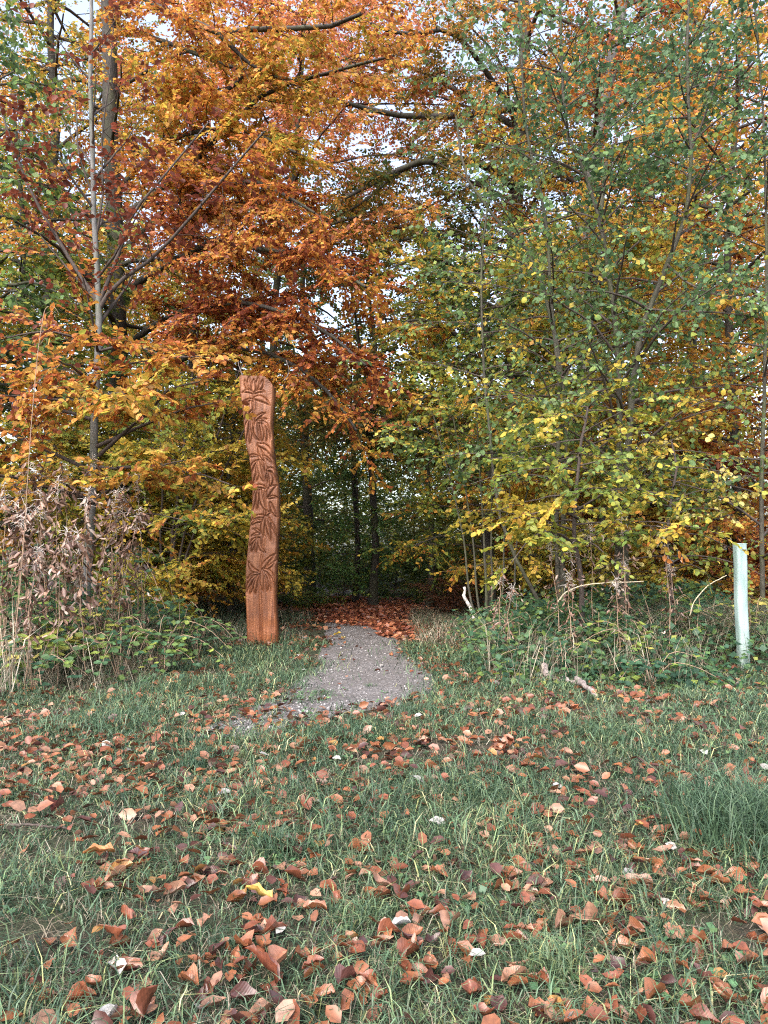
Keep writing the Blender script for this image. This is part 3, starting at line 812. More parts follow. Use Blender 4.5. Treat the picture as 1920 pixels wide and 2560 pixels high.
tree('beech_bush', 'low yellow-green beech bush over the dry weeds right of the path', bxy(1255, Y), pts(Y, (1255, 1250), (1240, 1150), (1250, 1000), (1270, 880)), .035, .012, M_TWIG, LIME,
     limbs=[dict(pts=pts(Y, (1250, 1180), (1200, 1150, Y - .3), (1150, 1160, Y - .5), (1105, 1215, Y - .6)), r=.014, t=.3, dens=1.2),
            dict(pts=pts(Y, (1250, 1120), (1200, 1100, Y - .3), (1150, 1110, Y - .5), (1110, 1120, Y - .5)), r=.014, t=.55, dens=1.2),
            dict(pts=pts(Y, (1250, 1100), (1320, 1060, Y - .3), (1400, 1060, Y - .4), (1470, 1100, Y - .5)), r=.014, t=.22, dens=1.1)],
     rnd=[dict(n=22, z=(1.15, 2.8), L=1.1, el=.15, bend=-.15, t=.27, dens=1.0, tv=.15)], leaf=.07, aspect=1.1, hero=160, sub_len=.5, twig_len=.22, leaf_step=.04)
Y = 8.2
tree('birch_bush', 'small pale yellow birch bush in the weeds left of the tree guard', bxy(1450, Y), pts(Y, (1450, 1250), (1440, 1150), (1460, 1020), (1450, 950)), .025, .01, M_TWIG, [GR, GR, YG, YE, (.6, .5, .14), (.62, .52, .2)],
     rnd=[dict(n=22, z=(.8, 2.3), L=.95, el=.3, bend=-.3, t=.5, dens=.7, tv=.2)], leaf=.06, aspect=1.3, hero=90, sub_len=.45, twig_len=.2, tilt=.7, droop=.5)
Y = 10.2
stems = [(pts(Y, (1045 + dx, 1290), (1040 + dx * 1.2, 1180), (1030 + dx * 1.8, 1050), (1015 + dx * 2.6, 900)), .018, .008) for dx in (-30, -14, 18, 40, 62)]
tree('hazel_bush', 'clump of thin dark hazel stems right of the path, behind the white stick', bxy(1050, Y), pts(Y, (1050, 1280), (1045, 1150), (1035, 1000), (1030, 850)), .022, .01, M_BARK_MID, [DG, GR, GR, YG, YE, GO],
     rnd=[dict(n=6, z=(2.2, 3.4), L=.8, el=.5, bend=-.3, t=.38, dens=.9, tv=.2, stem=k) for k in range(6)], stems=stems, leaf=.08, aspect=1.15, sub_len=.55, hero=40)

# --- the wood beyond, seen through the tunnel
far_specs = [
    ('slim dark tree standing right of the tunnel mouth, far in the wood', 928, 17, .11, .35),
    ('dark straight tree in the middle of the tunnel, far in the wood', 806, 17.6, .13, .3),
    ('thin dark tree just left of the tunnel middle, far in the wood', 768, 19, .10, .35),
    ('dark tree left in the tunnel beside the carved post, far in the wood', 665, 21, .22, .5),
    ('far tree behind the hazel stems on the right of the tunnel', 1010, 26, .22, .45),
    ('far tree half hidden behind the carved post', 560, 25, .22, .55),
    ('far tree deep behind the left sapling', 330, 24, .25, .55),
    ('far tree deep behind the yellow young beech on the right', 1330, 24, .25, .5),
    ('far tree deep behind the foliage at the right edge', 1540, 22, .25, .6),
    ('far tree deep behind the thicket at the left edge', 110, 22, .25, .5),
]
for lab, u, Y, r, t in far_specs:
    tree('woodland_tree', lab, bxy(u, Y), pts(Y, (u + 4, 1150), (u - 6, 950), (u + 8, 760), (u - 12, 600), (u + 6, 470)), r * .8, r * .22, M_BARK_DARK, (DARK if Y > 20 else OLIVE) if 550 < u < 1050 else AUT,
         rnd=[dict(n=8, z=(3.6 if 700 < u < 1050 else 1.5, 5), L=2.6, el=.1, bend=-.1, t=t - .12, dens=.9, tv=.1), dict(n=16 if Y > 20 else 5, z=(4.5, 11), L=3.6 if Y > 20 else 2.2, el=.35, bend=-.2, t=t, dens=1.0, tv=.12, top=.7)],
         leaf=.115, near=False, sub_len=1.3, sub_step=.3, twig_step=.15, twig_len=.4, leaf_step=.07, twigs=False, group='trees deep in the wood', far=.12)
shrubs = [
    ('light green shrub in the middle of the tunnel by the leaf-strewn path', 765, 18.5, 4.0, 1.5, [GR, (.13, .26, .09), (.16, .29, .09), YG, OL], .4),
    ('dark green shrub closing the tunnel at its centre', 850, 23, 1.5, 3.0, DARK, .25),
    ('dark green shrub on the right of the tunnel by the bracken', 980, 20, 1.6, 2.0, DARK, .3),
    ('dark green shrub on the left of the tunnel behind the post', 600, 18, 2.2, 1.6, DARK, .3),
    ('yellowing shrub under the trees left of the tunnel', 470, 18, 3.0, 1.9, AUT, .35),
    ('olive shrub behind the hazel stems right of the tunnel', 1080, 17, 3.0, 2.4, AUT, .35),
    ('orange tinted shrub at the right behind the beech bush', 1230, 15, 2.8, 2.4, AUT, .55),
    ('brown and green shrub under the sapling at the left edge', 120, 14, 2.6, 2.4, AUT, .45),
    ('yellow shrub low behind the fanned hazel stems', 330, 14, 2.4, 2.2, AUT, .5),
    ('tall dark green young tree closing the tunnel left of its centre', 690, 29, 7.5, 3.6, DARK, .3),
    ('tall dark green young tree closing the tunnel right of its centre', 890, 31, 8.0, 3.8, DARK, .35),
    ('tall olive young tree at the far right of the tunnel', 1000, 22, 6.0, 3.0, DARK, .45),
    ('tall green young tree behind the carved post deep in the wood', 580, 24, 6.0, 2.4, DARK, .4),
    ('tall olive young tree deep in the wood behind the fanned hazel stems', 420, 21, 6.0, 3.2, AUT, .45),
    ('tall yellow young tree deep in the wood right of the hazel clump', 1170, 21, 6.0, 3.2, AUT, .45),
    ('tall yellow young tree deep in the wood above the tree guard', 1480, 19, 6.0, 3.2, AUT, .5),
    ('tall yellow young tree deep in the wood behind the withered stalks', 200, 19, 6.0, 3.2, AUT, .5),
    ('russet shrub low behind the tree guard', 1560, 13, 2.6, 2.4, FIRE, .5),
    ('yellow green shrub low behind the dry weeds on the right', 1400, 12.5, 2.4, 2.0, AUT, .45),
]
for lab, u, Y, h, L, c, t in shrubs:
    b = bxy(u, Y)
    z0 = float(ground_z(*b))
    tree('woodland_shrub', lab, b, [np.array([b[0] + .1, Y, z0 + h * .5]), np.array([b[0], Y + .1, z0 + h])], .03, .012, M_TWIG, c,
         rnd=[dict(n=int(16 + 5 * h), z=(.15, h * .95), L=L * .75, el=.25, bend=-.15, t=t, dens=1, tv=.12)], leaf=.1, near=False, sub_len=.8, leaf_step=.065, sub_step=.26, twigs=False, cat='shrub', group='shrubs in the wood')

def far_wood():
    n = 3100
    x = np.where(rng.random(n) < .35, 7 * rng.standard_normal(n), -30 + 60 * rng.random(n)); y = 28 + 20 * rng.random(n); z = .2 + 9.5 * rng.random(n) ** 1.2
    m = 30
    pos = np.stack([x, y, z], -1)[:, None] + rng.standard_normal((n, m, 3)) * np.array([1.0, .8, .22])
    t = (.22 + .3 * vnoise(x, z, 4, 31) + .12 * (z / 15))[:, None] + .14 * rng.standard_normal((n, m))
    pos, t = pos.reshape(-1, 3), t.ravel()
    ok = visible(pos, .12) & (pos[:, 2] > .05)
    pos, t = pos[ok], t[ok]
    N = len(pos)
    d = rng.standard_normal((N, 3)) * np.array([1, 1, .4])
    nn = norm(np.array([0, -.3, 1.]) + .5 * rng.standard_normal((N, 3)))
    V, Q, rep = leaf_verts(pos, d, nn, .23 * (.7 + .6 * rng.random(N)), 1.0, False)
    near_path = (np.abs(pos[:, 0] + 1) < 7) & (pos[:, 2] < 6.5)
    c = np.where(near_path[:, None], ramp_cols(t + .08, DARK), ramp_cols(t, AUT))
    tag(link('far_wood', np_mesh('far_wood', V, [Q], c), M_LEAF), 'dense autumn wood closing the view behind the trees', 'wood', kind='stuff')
far_wood()
print('tree leaves', tree.count)

# ------------------------------------------------------------------ the carved post
def wood_mat():
    m, nt, out = new_mat('oiled_carved_wood')
    L = nt.links
    tc = nd(nt, 'ShaderNodeTexCoord')
    mp = nd(nt, 'ShaderNodeMapping'); mp.inputs['Scale'].default_value = (1, 1, .07)
    L.new(tc.outputs['Object'], mp.inputs[0])
    g = nd(nt, 'ShaderNodeTexNoise', Scale=42.0, Detail=6.0, Roughness=.6, Distortion=.8); L.new(mp.outputs[0], g.inputs['Vector'])
    b = nd(nt, 'ShaderNodeTexNoise', Scale=3.5, Detail=4.0); L.new(tc.outputs['Object'], b.inputs['Vector'])
    ch = nd(nt, 'ShaderNodeTexVoronoi', Scale=55.0, _feature='SMOOTH_F1'); L.new(tc.outputs['Object'], ch.inputs['Vector'])
    c1 = ramp(nt, g.outputs['Fac'], [(.3, (.115, .043, .021)), (.5, (.215, .086, .041)), (.72, (.33, .145, .072))])
    c2 = ramp(nt, b.outputs['Fac'], [(.32, (.62, .58, .57)), (.68, (1.2, 1.18, 1.14))])
    c = mixc(nt, .9, c1, c2, 'MULTIPLY')
    sz = nd(nt, 'ShaderNodeSeparateXYZ'); L.new(tc.outputs['Object'], sz.inputs[0])
    lo = ramp(nt, sz.outputs[2], [(0, (1, 1, 1)), (.9, (0, 0, 0))])
    c = mixc(nt, lo, c, mixc(nt, 1.0, c, (1.35, 1.12, .85), 'MULTIPLY'))
    mp2 = nd(nt, 'ShaderNodeMapping'); mp2.inputs['Scale'].default_value = (1, 1, .035); L.new(tc.outputs['Object'], mp2.inputs[0])
    cr = nd(nt, 'ShaderNodeTexNoise', Scale=60.0, Detail=2.0); L.new(mp2.outputs[0], cr.inputs['Vector'])
    c = mixc(nt, 1.0, c, ramp(nt, cr.outputs['Fac'], [(.33, (.62, .58, .55)), (.37, (1, 1, 1))]), 'MULTIPLY')
    p = nd(nt, 'ShaderNodeBsdfPrincipled', Roughness=.5)
    p.inputs['Specular IOR Level'].default_value = .4
    L.new(c, p.inputs['Base Color'])
    h = nd(nt, 'ShaderNodeMath', _operation='ADD'); L.new(g.outputs['Fac'], h.inputs[0]); L.new(ch.outputs['Distance'], h.inputs[1])
    bp = nd(nt, 'ShaderNodeBump', Strength=.3, Distance=.008); L.new(h.outputs[0], bp.inputs['Height']); L.new(bp.outputs[0], p.inputs['Normal'])
    L.new(p.outputs[0], out.inputs['Surface'])
    return m
M_WOOD = wood_mat()

POST_Y = 9.5
def build_post():
    # drawing units: a 640 x 2212 tracing of the post, 2.909 units to a picture pixel
    Lz = np.array([[153, 108], [165, 250], [185, 400], [205, 600], [232, 700], [250, 830], [262, 920], [258, 1050], [245, 1200], [232, 1350], [222, 1450], [217, 1550], [217, 1700], [226, 1850], [230, 2000], [228, 2300]], float)
    Rz = np.array([[408, 108], [408, 200], [400, 320], [394, 420], [400, 520], [408, 620], [418, 700], [430, 760], [445, 860], [450, 950], [450, 1100], [445, 1250], [440, 1350], [437, 1450], [433, 1600], [430, 1700], [440, 1850], [450, 1980], [458, 2300]], float)
    topx = np.array([140, 200, 250, 300, 340, 372, 408, 420.]); topy = np.array([112, 113, 116, 116, 118, 145, 190, 200.])
    base = P(0, 0, POST_Y)
    k = POST_Y / FOC / 2.909
    def wx(a): return (540 + a / 2.909 - 960) / FOC * POST_Y
    def wz(b): return float(P(480, (900 + b / 2.909) / S, POST_Y)[2])
    z0v, z1v = wz(0), wz(1000)
    kz = (z0v - z1v) / 1000
    def iz(z): return (z0v - z) / kz
    gz = float(ground_z(wx(330), POST_Y))
    yb = iz(gz - .12)
    nx, ny = 76, 400
    u = np.linspace(0, 1, nx)
    rows = []
    A = np.zeros((ny, nx)); B = np.zeros((ny, nx))
    for i in range(ny):
        t = i / (ny - 1)
        b0 = 112 + (yb - 112) * t
        l, r = np.interp(b0, Lz[:, 1], Lz[:, 0]), np.interp(b0, Rz[:, 1], Rz[:, 0])
        a = l + (r - l) * u
        tp = np.interp(a, topx, topy)
        A[i], B[i] = a, tp + (yb - tp) * t
    H = np.zeros_like(A); part = np.full(A.shape, -1)
    # petals: flower id, base, control, tip, half width
    PT = [
        (0, (262, 240), (205, 200), (198, 145), 17), (0, (262, 240), (330, 200), (330, 142), 17), (0, (262, 240), (222, 180), (228, 122), 17), (0, (262, 240), (300, 180), (296, 126), 17), (0, (263, 242), (265, 190), (262, 140), 19),
        (0, (258, 243), (215, 215), (178, 242), 11), (0, (268, 243), (310, 215), (348, 236), 11),
        (1, (272, 280), (330, 270), (386, 334), 22),
        (2, (262, 296), (215, 280), (176, 326), 10), (2, (215, 302), (195, 370), (192, 446), 17), (2, (240, 302), (250, 380), (226, 440), 17), (2, (262, 370), (232, 390), (232, 440), 10),
        (3, (232, 440), (196, 520), (210, 616), 17), (3, (240, 440), (248, 530), (238, 612), 15), (3, (248, 445), (262, 560), (304, 586), 15),
        (4, (278, 442), (300, 400), (352, 388), 11), (4, (282, 450), (320, 430), (362, 432), 9), (4, (282, 462), (270, 540), (318, 592), 19), (4, (310, 458), (345, 530), (326, 598), 15), (4, (330, 458), (362, 520), (360, 600), 14), (4, (320, 452), (375, 460), (392, 580), 13), (4, (282, 455), (320, 448), (356, 466), 8),
        (5, (300, 622), (380, 620), (416, 730), 20), (5, (308, 640), (318, 690), (346, 740), 17), (5, (340, 700), (380, 720), (404, 758), 8),
        (6, (236, 706), (275, 685), (314, 712), 9), (6, (298, 735), (240, 770), (252, 838), 13), (6, (300, 738), (262, 830), (264, 908), 15), (6, (302, 738), (302, 830), (290, 884), 15), (6, (306, 735), (310, 840), (350, 888), 16), (6, (308, 728), (345, 760), (350, 820), 10),
        (7, (368, 806), (420, 770), (440, 892), 16), (7, (378, 820), (410, 870), (386, 924), 17), (7, (372, 812), (366, 860), (372, 900), 9),
        (8, (356, 930), (310, 905), (264, 932), 12), (8, (290, 948), (268, 1030), (262, 1100), 15), (8, (305, 948), (300, 1020), (292, 1092), 14), (8, (322, 948), (322, 1050), (376, 1104), 17),
        (9, (372, 992), (380, 930), (442, 912), 18), (9, (372, 1010), (410, 985), (450, 1006), 9), (9, (392, 1040), (410, 1110), (446, 1142), 14),
        (10, (352, 1140), (300, 1120), (254, 1166), 12), (10, (330, 1170), (290, 1160), (250, 1206), 12), (10, (362, 1132), (380, 1100), (404, 1112), 9), (10, (356, 1142), (325, 1220), (346, 1286), 16), (10, (366, 1142), (385, 1230), (396, 1312), 18), (10, (372, 1140), (410, 1220), (444, 1262), 15), (10, (404, 1190), (425, 1230), (446, 1290), 10),
        (11, (326, 1262), (285, 1255), (258, 1278), 8), (11, (322, 1256), (295, 1225), (268, 1228), 8), (11, (302, 1290), (260, 1310), (242, 1352), 12), (11, (304, 1294), (262, 1350), (260, 1392), 12), (11, (308, 1294), (288, 1350), (290, 1398), 13), (11, (314, 1292), (310, 1370), (360, 1396), 14),
        (12, (322, 1540), (262, 1540), (238, 1458), 17), (12, (336, 1522), (345, 1470), (432, 1404), 17), (12, (336, 1520), (400, 1500), (434, 1450), 12), (12, (318, 1552), (270, 1530), (232, 1580), 9),
        (13, (304, 1560), (235, 1600), (224, 1684), 15), (13, (306, 1562), (262, 1630), (250, 1692), 14), (13, (310, 1562), (275, 1640), (292, 1692), 13),
        (14, (340, 1522), (330, 1600), (346, 1674), 16), (14, (346, 1520), (395, 1590), (374, 1672), 16), (14, (350, 1518), (400, 1580), (402, 1668), 14), (14, (346, 1514), (425, 1530), (432, 1648), 14),
    ]
    STEM = [[(264, 240), (272, 330), (266, 470), (266, 540)], [(366, 790), (362, 900), (356, 1020), (352, 1140)], [(350, 1280), (342, 1390), (328, 1470), (326, 1560), (326, 1700), (332, 1900), (334, 2110)], [(300, 610), (326, 690), (352, 780), (362, 820)]]
    def relief(path, wfun, amp, groove, flower, sharp):
        dmin = np.full(A.shape, 1e9); wl = np.zeros(A.shape)
        bb = (A > path[:, 0].min() - 40) & (A < path[:, 0].max() + 40) & (B > path[:, 1].min() - 40) & (B < path[:, 1].max() + 40)
        aa, bb2 = A[bb], B[bb]
        d0, w0 = np.full(aa.shape, 1e9), np.zeros(aa.shape)
        for j, (px, py) in enumerate(path):
            d = np.hypot(aa - px, bb2 - py)
            m = d < d0
            d0[m] = d[m]; w0[m] = wfun[j]
        dmin[bb], wl[bb] = d0, w0
        q = dmin / np.maximum(wl, 1e-3)
        ins = q < 1
        H[ins] = (amp * np.sqrt(np.clip(1 - q[ins] ** 2, 0, 1)) - amp * .25)
        gr = np.exp(-((dmin - wl) / 4.3) ** 2)
        H[:] = H * (1 - gr) + (-groove) * gr
        if flower is not None: part[dmin < wl + 1.5] = flower
    for s in STEM:
        p = catmull(np.array(s, float), 160)
        relief(p, np.full(160, 7.5), .008, .011, 90, 1)
    for f, p0, p1, p2, w in PT:
        t = np.linspace(0, 1, 60)[:, None]
        path = (1 - t) ** 2 * np.array(p0, float) + 2 * t * (1 - t) * np.array(p1, float) + t ** 2 * np.array(p2, float)
        tt = t[:, 0]
        relief(path, w * np.sin(math.pi * np.clip(.06 + .94 * tt, 0, 1) ** .8) ** .8 * (1 - .15 * tt), .018, .021, f, 1)
    tool = .0035 * np.sin(A * .42 + 3 * vnoise(A, B, 40, 41)) * np.sin(B * .5 + A * .25 + 4 * vnoise(A, B, 30, 42)) * (part < 0) * (.35 + .9 * ((A > 285) & (B < 480)))
    H += tool + .010 * (vnoise(A, B, 60, 43) - .5)
    e = np.minimum(u, 1 - u)
    edge = -.02 * (1 - sstep(0, .06, e)) ** 2
    X, Z = wx(A), z0v - B * kz
    Yf = POST_Y - (H + edge[None])
    V = np.stack([X, Yf, Z], -1)
    # sides and back
    depth = .19
    nb = 5
    back = []
    for j in range(nb):
        f = j / (nb - 1)
        xa = X[:, -1] + (X[:, 0] - X[:, -1]) * f
        back.append(np.stack([xa + .01 * math.cos(math.pi * f), np.full(ny, POST_Y + depth - .03 * abs(2 * f - 1)), Z[:, -1] + (Z[:, 0] - Z[:, -1]) * f], -1))
    ring = np.concatenate([V, np.stack(back, 1)], 1)
    w = nx + nb
    off = np.array([wx(338), POST_Y, gz])
    RV = ring.reshape(-1, 3) - off
    i = np.arange(ny * w).reshape(ny, w)
    nxt = np.roll(i, -1, 1)
    q = np.stack([i[1:], nxt[1:], nxt[:-1], i[:-1]], -1)
    pm = np.full((ny - 1, w), -1)
    pm[:, :nx - 1] = part[:-1, :-1]
    root = thing('carved_post', off, 'tall wavy reddish brown wooden post carved with lily flowers beside the path', 'carved post')
    def sub(mask, name, extra=None, label=None):
        f = q[mask]
        ids, inv = np.unique(f, return_inverse=True)
        me = np_mesh(name, RV[ids], [inv.reshape(-1, 4)] + (extra or []), smooth=True)
        o = link(name, me, M_WOOD, root)
        return o
    f = q[pm == -1]
    top = i[0][None, :]
    ids, inv = np.unique(np.concatenate([f.ravel(), i[0]]), return_inverse=True)
    nf = len(f) * 4
    capc = len(ids)
    Vt = np.vstack([RV[ids], RV[i[0]].mean(0) + [0, 0, -.004]])
    lpi = inv[nf:]
    cap = np.stack([lpi, np.full(w, capc), np.roll(lpi, -1)], -1)
    link('shaft', np_mesh('shaft', Vt, [inv[:nf].reshape(-1, 4), cap], smooth=True), M_WOOD, root)
    for fl in range(15):
        if (pm == fl).any(): sub(pm == fl, 'flower_carving')
    sub(pm == 90, 'stem_carving')
build_post()

# ------------------------------------------------------------------ tree guard, sticks and fallen branches
def build_tube():
    Y = 7.45
    x0, x1 = P(1606, 1445, Y), P(1597, 1176, Y)
    gz = float(ground_z(x0[0], Y))
    b = np.array([x0[0], Y, gz - .05]); t = x1
    r = .052
    n = 28
    a = np.arange(n) * 2 * math.pi / n
    sq = (np.abs(np.cos(a)) ** 5 + np.abs(np.sin(a)) ** 5) ** (-1 / 5)
    rib = 1 + .012 * np.cos(a * 14)
    def ring(c, rr, tw): return c + np.stack([np.cos(a + tw) * sq * rr, np.sin(a + tw) * sq * rr, np.zeros(n)], -1)
    rings = []
    m = 15
    for j in range(m):
        f = j / (m - 1)
        c = b + (t - b) * f + np.array([.004 * math.sin(f * 9), 0, 0])
        rings.append(ring(c, r * (.96 + .04 * f) * rib, .12))
    rings.append(ring(t + [0, 0, .008], r * 1.05, .12))
    rings.append(ring(t + [0, 0, .010], r * .97, .12))
    for f in (1, .75, .5, .25, 0): rings.append(ring(b + (t - b) * f, r * .93, .12))
    V = np.vstack(rings)
    i = np.arange(len(V)).reshape(-1, n)
    q = np.stack([i[:-1], np.roll(i[:-1], -1, 1), np.roll(i[1:], -1, 1), i[1:]], -1)
    mt, nt, out = new_mat('pale_green_plastic')
    L = nt.links
    geo = nd(nt, 'ShaderNodeNewGeometry')
    no = nd(nt, 'ShaderNodeTexNoise', Scale=7.0, Detail=5.0)
    mp = nd(nt, 'ShaderNodeMapping'); mp.inputs['Scale'].default_value = (1.6, 1.6, .5)
    L.new(geo.outputs['Position'], mp.inputs[0]); L.new(mp.outputs[0], no.inputs['Vector'])
    c = ramp(nt, no.outputs['Fac'], [(.3, (.27, .38, .36)), (.5, (.37, .49, .48)), (.7, (.44, .56, .55))])
    sx = nd(nt, 'ShaderNodeSeparateXYZ'); L.new(geo.outputs['Position'], sx.inputs[0])
    st = ramp(nt, sx.outputs[2], [(0, (.55, .55, .55)), (.45, (0, 0, 0))])
    c = mixc(nt, st, c, (.16, .20, .12))
    p = nd(nt, 'ShaderNodeBsdfPrincipled', Roughness=.38); L.new(c, p.inputs['Base Color'])
    tr = nd(nt, 'ShaderNodeBsdfTranslucent'); L.new(c, tr.inputs['Color'])
    mx = nd(nt, 'ShaderNodeMixShader', Fac=.25); L.new(p.outputs[0], mx.inputs[1]); L.new(tr.outputs[0], mx.inputs[2])
    L.new(mx.outputs[0], out.inputs['Surface'])
    root = thing('tree_guard', b, 'pale mint green plastic tree guard tube standing in the weeds at the right', 'tree guard')
    V = V - b
    ids = i[:m]
    link('tube', np_mesh('tube', V, [q[:m - 1].reshape(-1, 4), q[m + 1:].reshape(-1, 4)], smooth=True), mt, root)
    link('rim', np_mesh('rim', V, [q[m - 1:m + 1].reshape(-1, 4)], smooth=True), mt, root)
    # a wooden stake inside the tube and the tie that holds the tube to it
    s = tubes(np.array([[[0, .01, 0], [(t - b)[0] * .9, .01, (t - b)[2] * .93]]]), np.array([[.014, .013]]), 4)
    link('stake', np_mesh('stake', s[0], [s[1]]), M_STRAW, root)
build_tube()

def stick(name, label, cat, p, r, mat, twigs=(), group=None):
    p = [np.asarray(x, float) for x in p]
    o = p[0].copy()
    root = thing(name, o, label, cat, group)
    c = catmull(np.array(p), 16)
    c[1:-1] += rng.standard_normal((14, 3)) * r * .25
    R = r * (1 - .4 * np.linspace(0, 1, 16)) * (1 + .12 * rng.standard_normal(16))
    v, q = tubes(c[None], R[None], 8)
    n = len(v)
    v = np.vstack([v, c[0], c[-1]])
    k = np.arange(8)
    caps = np.concatenate([np.stack([np.roll(k, -1), k, np.full(8, n)], -1), np.stack([n - 8 + k, n - 8 + np.roll(k, -1), np.full(8, n + 1)], -1)])
    link('stem', np_mesh('stem', v - o, [q, caps], smooth=True), mat, root)
    for tw in twigs:
        tp = catmull(np.array([np.asarray(x, float) for x in tw]), 8)
        v, q = tubes(tp[None], (r * .4 * np.linspace(1, .4, 8))[None], 5)
        link('twig', np_mesh('twig', v - o, [q], smooth=True), mat, root)
    return root

Y = 10.4
stick('birch_stick', 'crooked white birch stick standing upright beside the path', 'stick', pts(Y, (1027, 1345), (1022, 1328), (1016, 1312), (1010, 1300), (1004, 1288), (1003, 1268)), .03, M_BIRCH)
def G(u, v, h=.03):
    x, y = at_ground(u, v)
    return np.array([x, y, float(ground_z(x, y)) + h])
stick('fallen_branch', 'pale peeling fallen branch lying at the foot of the dry weeds on the right', 'branch', [G(1172, 1462, .17), G(1176, 1472, .10), G(1190, 1476, .05), G(1215, 1480, .05), G(1245, 1484, .05)], .034, M_DEADWOOD)
stick('fallen_branch', 'short grey broken branch piece pointing down into the grass on the right', 'branch', [G(1240, 1482, .08), G(1258, 1494, .06), G(1284, 1510, .03)], .028, M_DEADWOOD)
stick('dry_stem', 'long pale dry stem arching over the weeds right of the path', 'dry stem', pts(7.6, (1205, 1300), (1222, 1280), (1260, 1264), (1320, 1259), (1390, 1256)), .008, M_STRAW)
stick('dry_stem', 'pale dry stem arching towards the top of the tree guard', 'dry stem', pts(7.5, (1490, 1330), (1500, 1300), (1530, 1265), (1570, 1243)), .006, M_STRAW)
stick('dry_stem', 'tall bleached hooked weed stalk at the left edge in front of the red leaves', 'dry stem', [G(30, 1500)] + pts(6.2, (45, 1250), (62, 1000), (78, 800), (92, 690), (102, 664), (118, 664), (127, 678)), .0036, M_DRYSTEM,
      twigs=[pts(6.2, (97, 680), (112, 672), (122, 690)), pts(6.2, (86, 745), (98, 730), (102, 745)), pts(6.2, (66, 960), (50, 940), (45, 925))])
stick('silver_twig', 'bare silvery twig sticking up behind the left top of the carved post', 'twig', pts(10.2, (530, 830), (522, 808), (516, 790), (514, 778)), .008, M_DEADWOOD, twigs=[pts(10.2, (520, 802), (508, 800)), pts(10.2, (519, 800), (525, 786))])
stick('silver_twig', 'bare silvery twig hanging behind the right top of the carved post', 'twig', pts(10.2, (613, 822), (622, 810), (624, 795), (618, 778)), .007, M_DEADWOOD)
stick('thin_twig', 'dark thin twig lying in the grass near the left edge', 'twig', [G(40, 1790, .03), G(90, 1797, .04), G(160, 1799, .03)], .006, M_TWIG)

# ------------------------------------------------------------------ dead willowherb and brambles
DEAD = [(.05, .028, .02), (.10, .05, .035), (.17, .09, .06), (.25, .15, .105), (.42, .33, .27)]
FLUFF = simple('seed_fluff', (.55, .49, .45), .9)
def dead_weed(u, Y, h, label, lean=(0, 0), nleaf=46, ls=1.0, group='dead weeds left of the path', fluff=True):
    x = (u * S - 960) / FOC * Y
    z = float(ground_z(x, Y))
    o = np.array([x, Y, z])
    root = thing('dead_willowherb', o, label, 'dead weed', group)
    p = catmull(np.array([[0, 0, -.03], [lean[0] * .3, lean[1] * .3, h * .5], [lean[0], lean[1], h]]), 10)
    p[1:] += np.cumsum(rng.standard_normal((9, 3)) * np.array([.012, .012, 0]), 0)
    v, q = tubes(p[None], np.linspace(.006, .0025, 10)[None], 5)
    link('stem', np_mesh('stem', v, [q], smooth=True), M_DRYSTEM, root)
    n = nleaf
    s = .25 + .75 * rng.random(n) ** .8
    lp = np.stack([np.interp(s, np.linspace(0, 1, 10), p[:, k]) for k in range(3)], -1)
    a = rng.random(n) * 6.283
    lp = lp + np.stack([np.cos(a), np.sin(a), .4 * np.ones(n)], -1) * (.13 * rng.random((n, 1)) ** 1.5)
    d = np.stack([np.cos(a), np.sin(a), -.4 - 1.6 * rng.random(n)], -1)
    nn = norm(np.stack([-np.cos(a), -np.sin(a), .3 * np.ones(n)], -1) + .8 * rng.standard_normal((n, 3)))
    # curled, withered: two hinged blades per leaf
    sz = (.05 + .05 * rng.random(n)) * ls
    V1, Q1, r = leaf_verts(lp, d, nn, sz, .62, True)
    d2 = norm(norm(d) + 1.1 * rng.standard_normal((n, 3)))
    V2, Q2, r = leaf_verts(lp + norm(d) * sz[:, None] * .9, d2, norm(nn + rng.standard_normal((n, 3))), sz * .7, .62, True)
    c = ramp_cols(.5 + .28 * rng.standard_normal(n), DEAD)
    tag(link('withered_leaves', np_mesh('withered_leaves', np.vstack([V1, V2]), [np.vstack([Q1, Q2 + len(V1)])], np.vstack([np.repeat(c, 2, 0)] * 2)), M_FALL, root), kind='stuff')
    if fluff:
        m = 34
        s = .86 + .16 * rng.random(m)
        b = np.stack([np.interp(np.minimum(s, 1), np.linspace(0, 1, 10), p[:, k]) for k in range(3)], -1)
        d = rng.standard_normal((m, 3)) * np.array([1, 1, .7])
        d = norm(d) * (.03 + .05 * rng.random((m, 1)))
        T3 = np.stack([b, b + d * .6 + [0, 0, .01], b + d + .02 * rng.standard_normal((m, 3))], 1)
        v, q = tubes(T3, np.tile([.0022, .0018, .001], (m, 1)), 3)
        link('seed_head', np_mesh('seed_head', v, [q]), FLUFF, root)
LW = [t_ for i_, t_ in enumerate([(8, 7.2, 1.75), (22, 7.6, 1.9), (40, 6.9, 1.55), (55, 7.4, 1.9), (75, 7.1, 1.6), (92, 7.7, 2.0), (105, 7.0, 1.7), (122, 7.5, 1.85), (140, 7.2, 1.6), (155, 7.8, 2.0), (172, 7.3, 1.75), (188, 7.9, 2.1), (205, 7.5, 1.75), (225, 7.7, 1.65), (245, 7.6, 1.6), (262, 7.9, 1.55), (285, 7.8, 1.8), (320, 7.9, 1.95), (18, 6.5, 1.35), (62, 6.4, 1.2), (130, 6.7, 1.35), (190, 6.9, 1.35)]) if i_ % 5 != 3]
for k, (u, Y, h) in enumerate(LW):
    dead_weed(u, Y, h, 'withered brown willowherb stalk with curled leaves in the thicket left of the path', (-.12 + .4 * random.random(), -.2 * random.random()), 58)
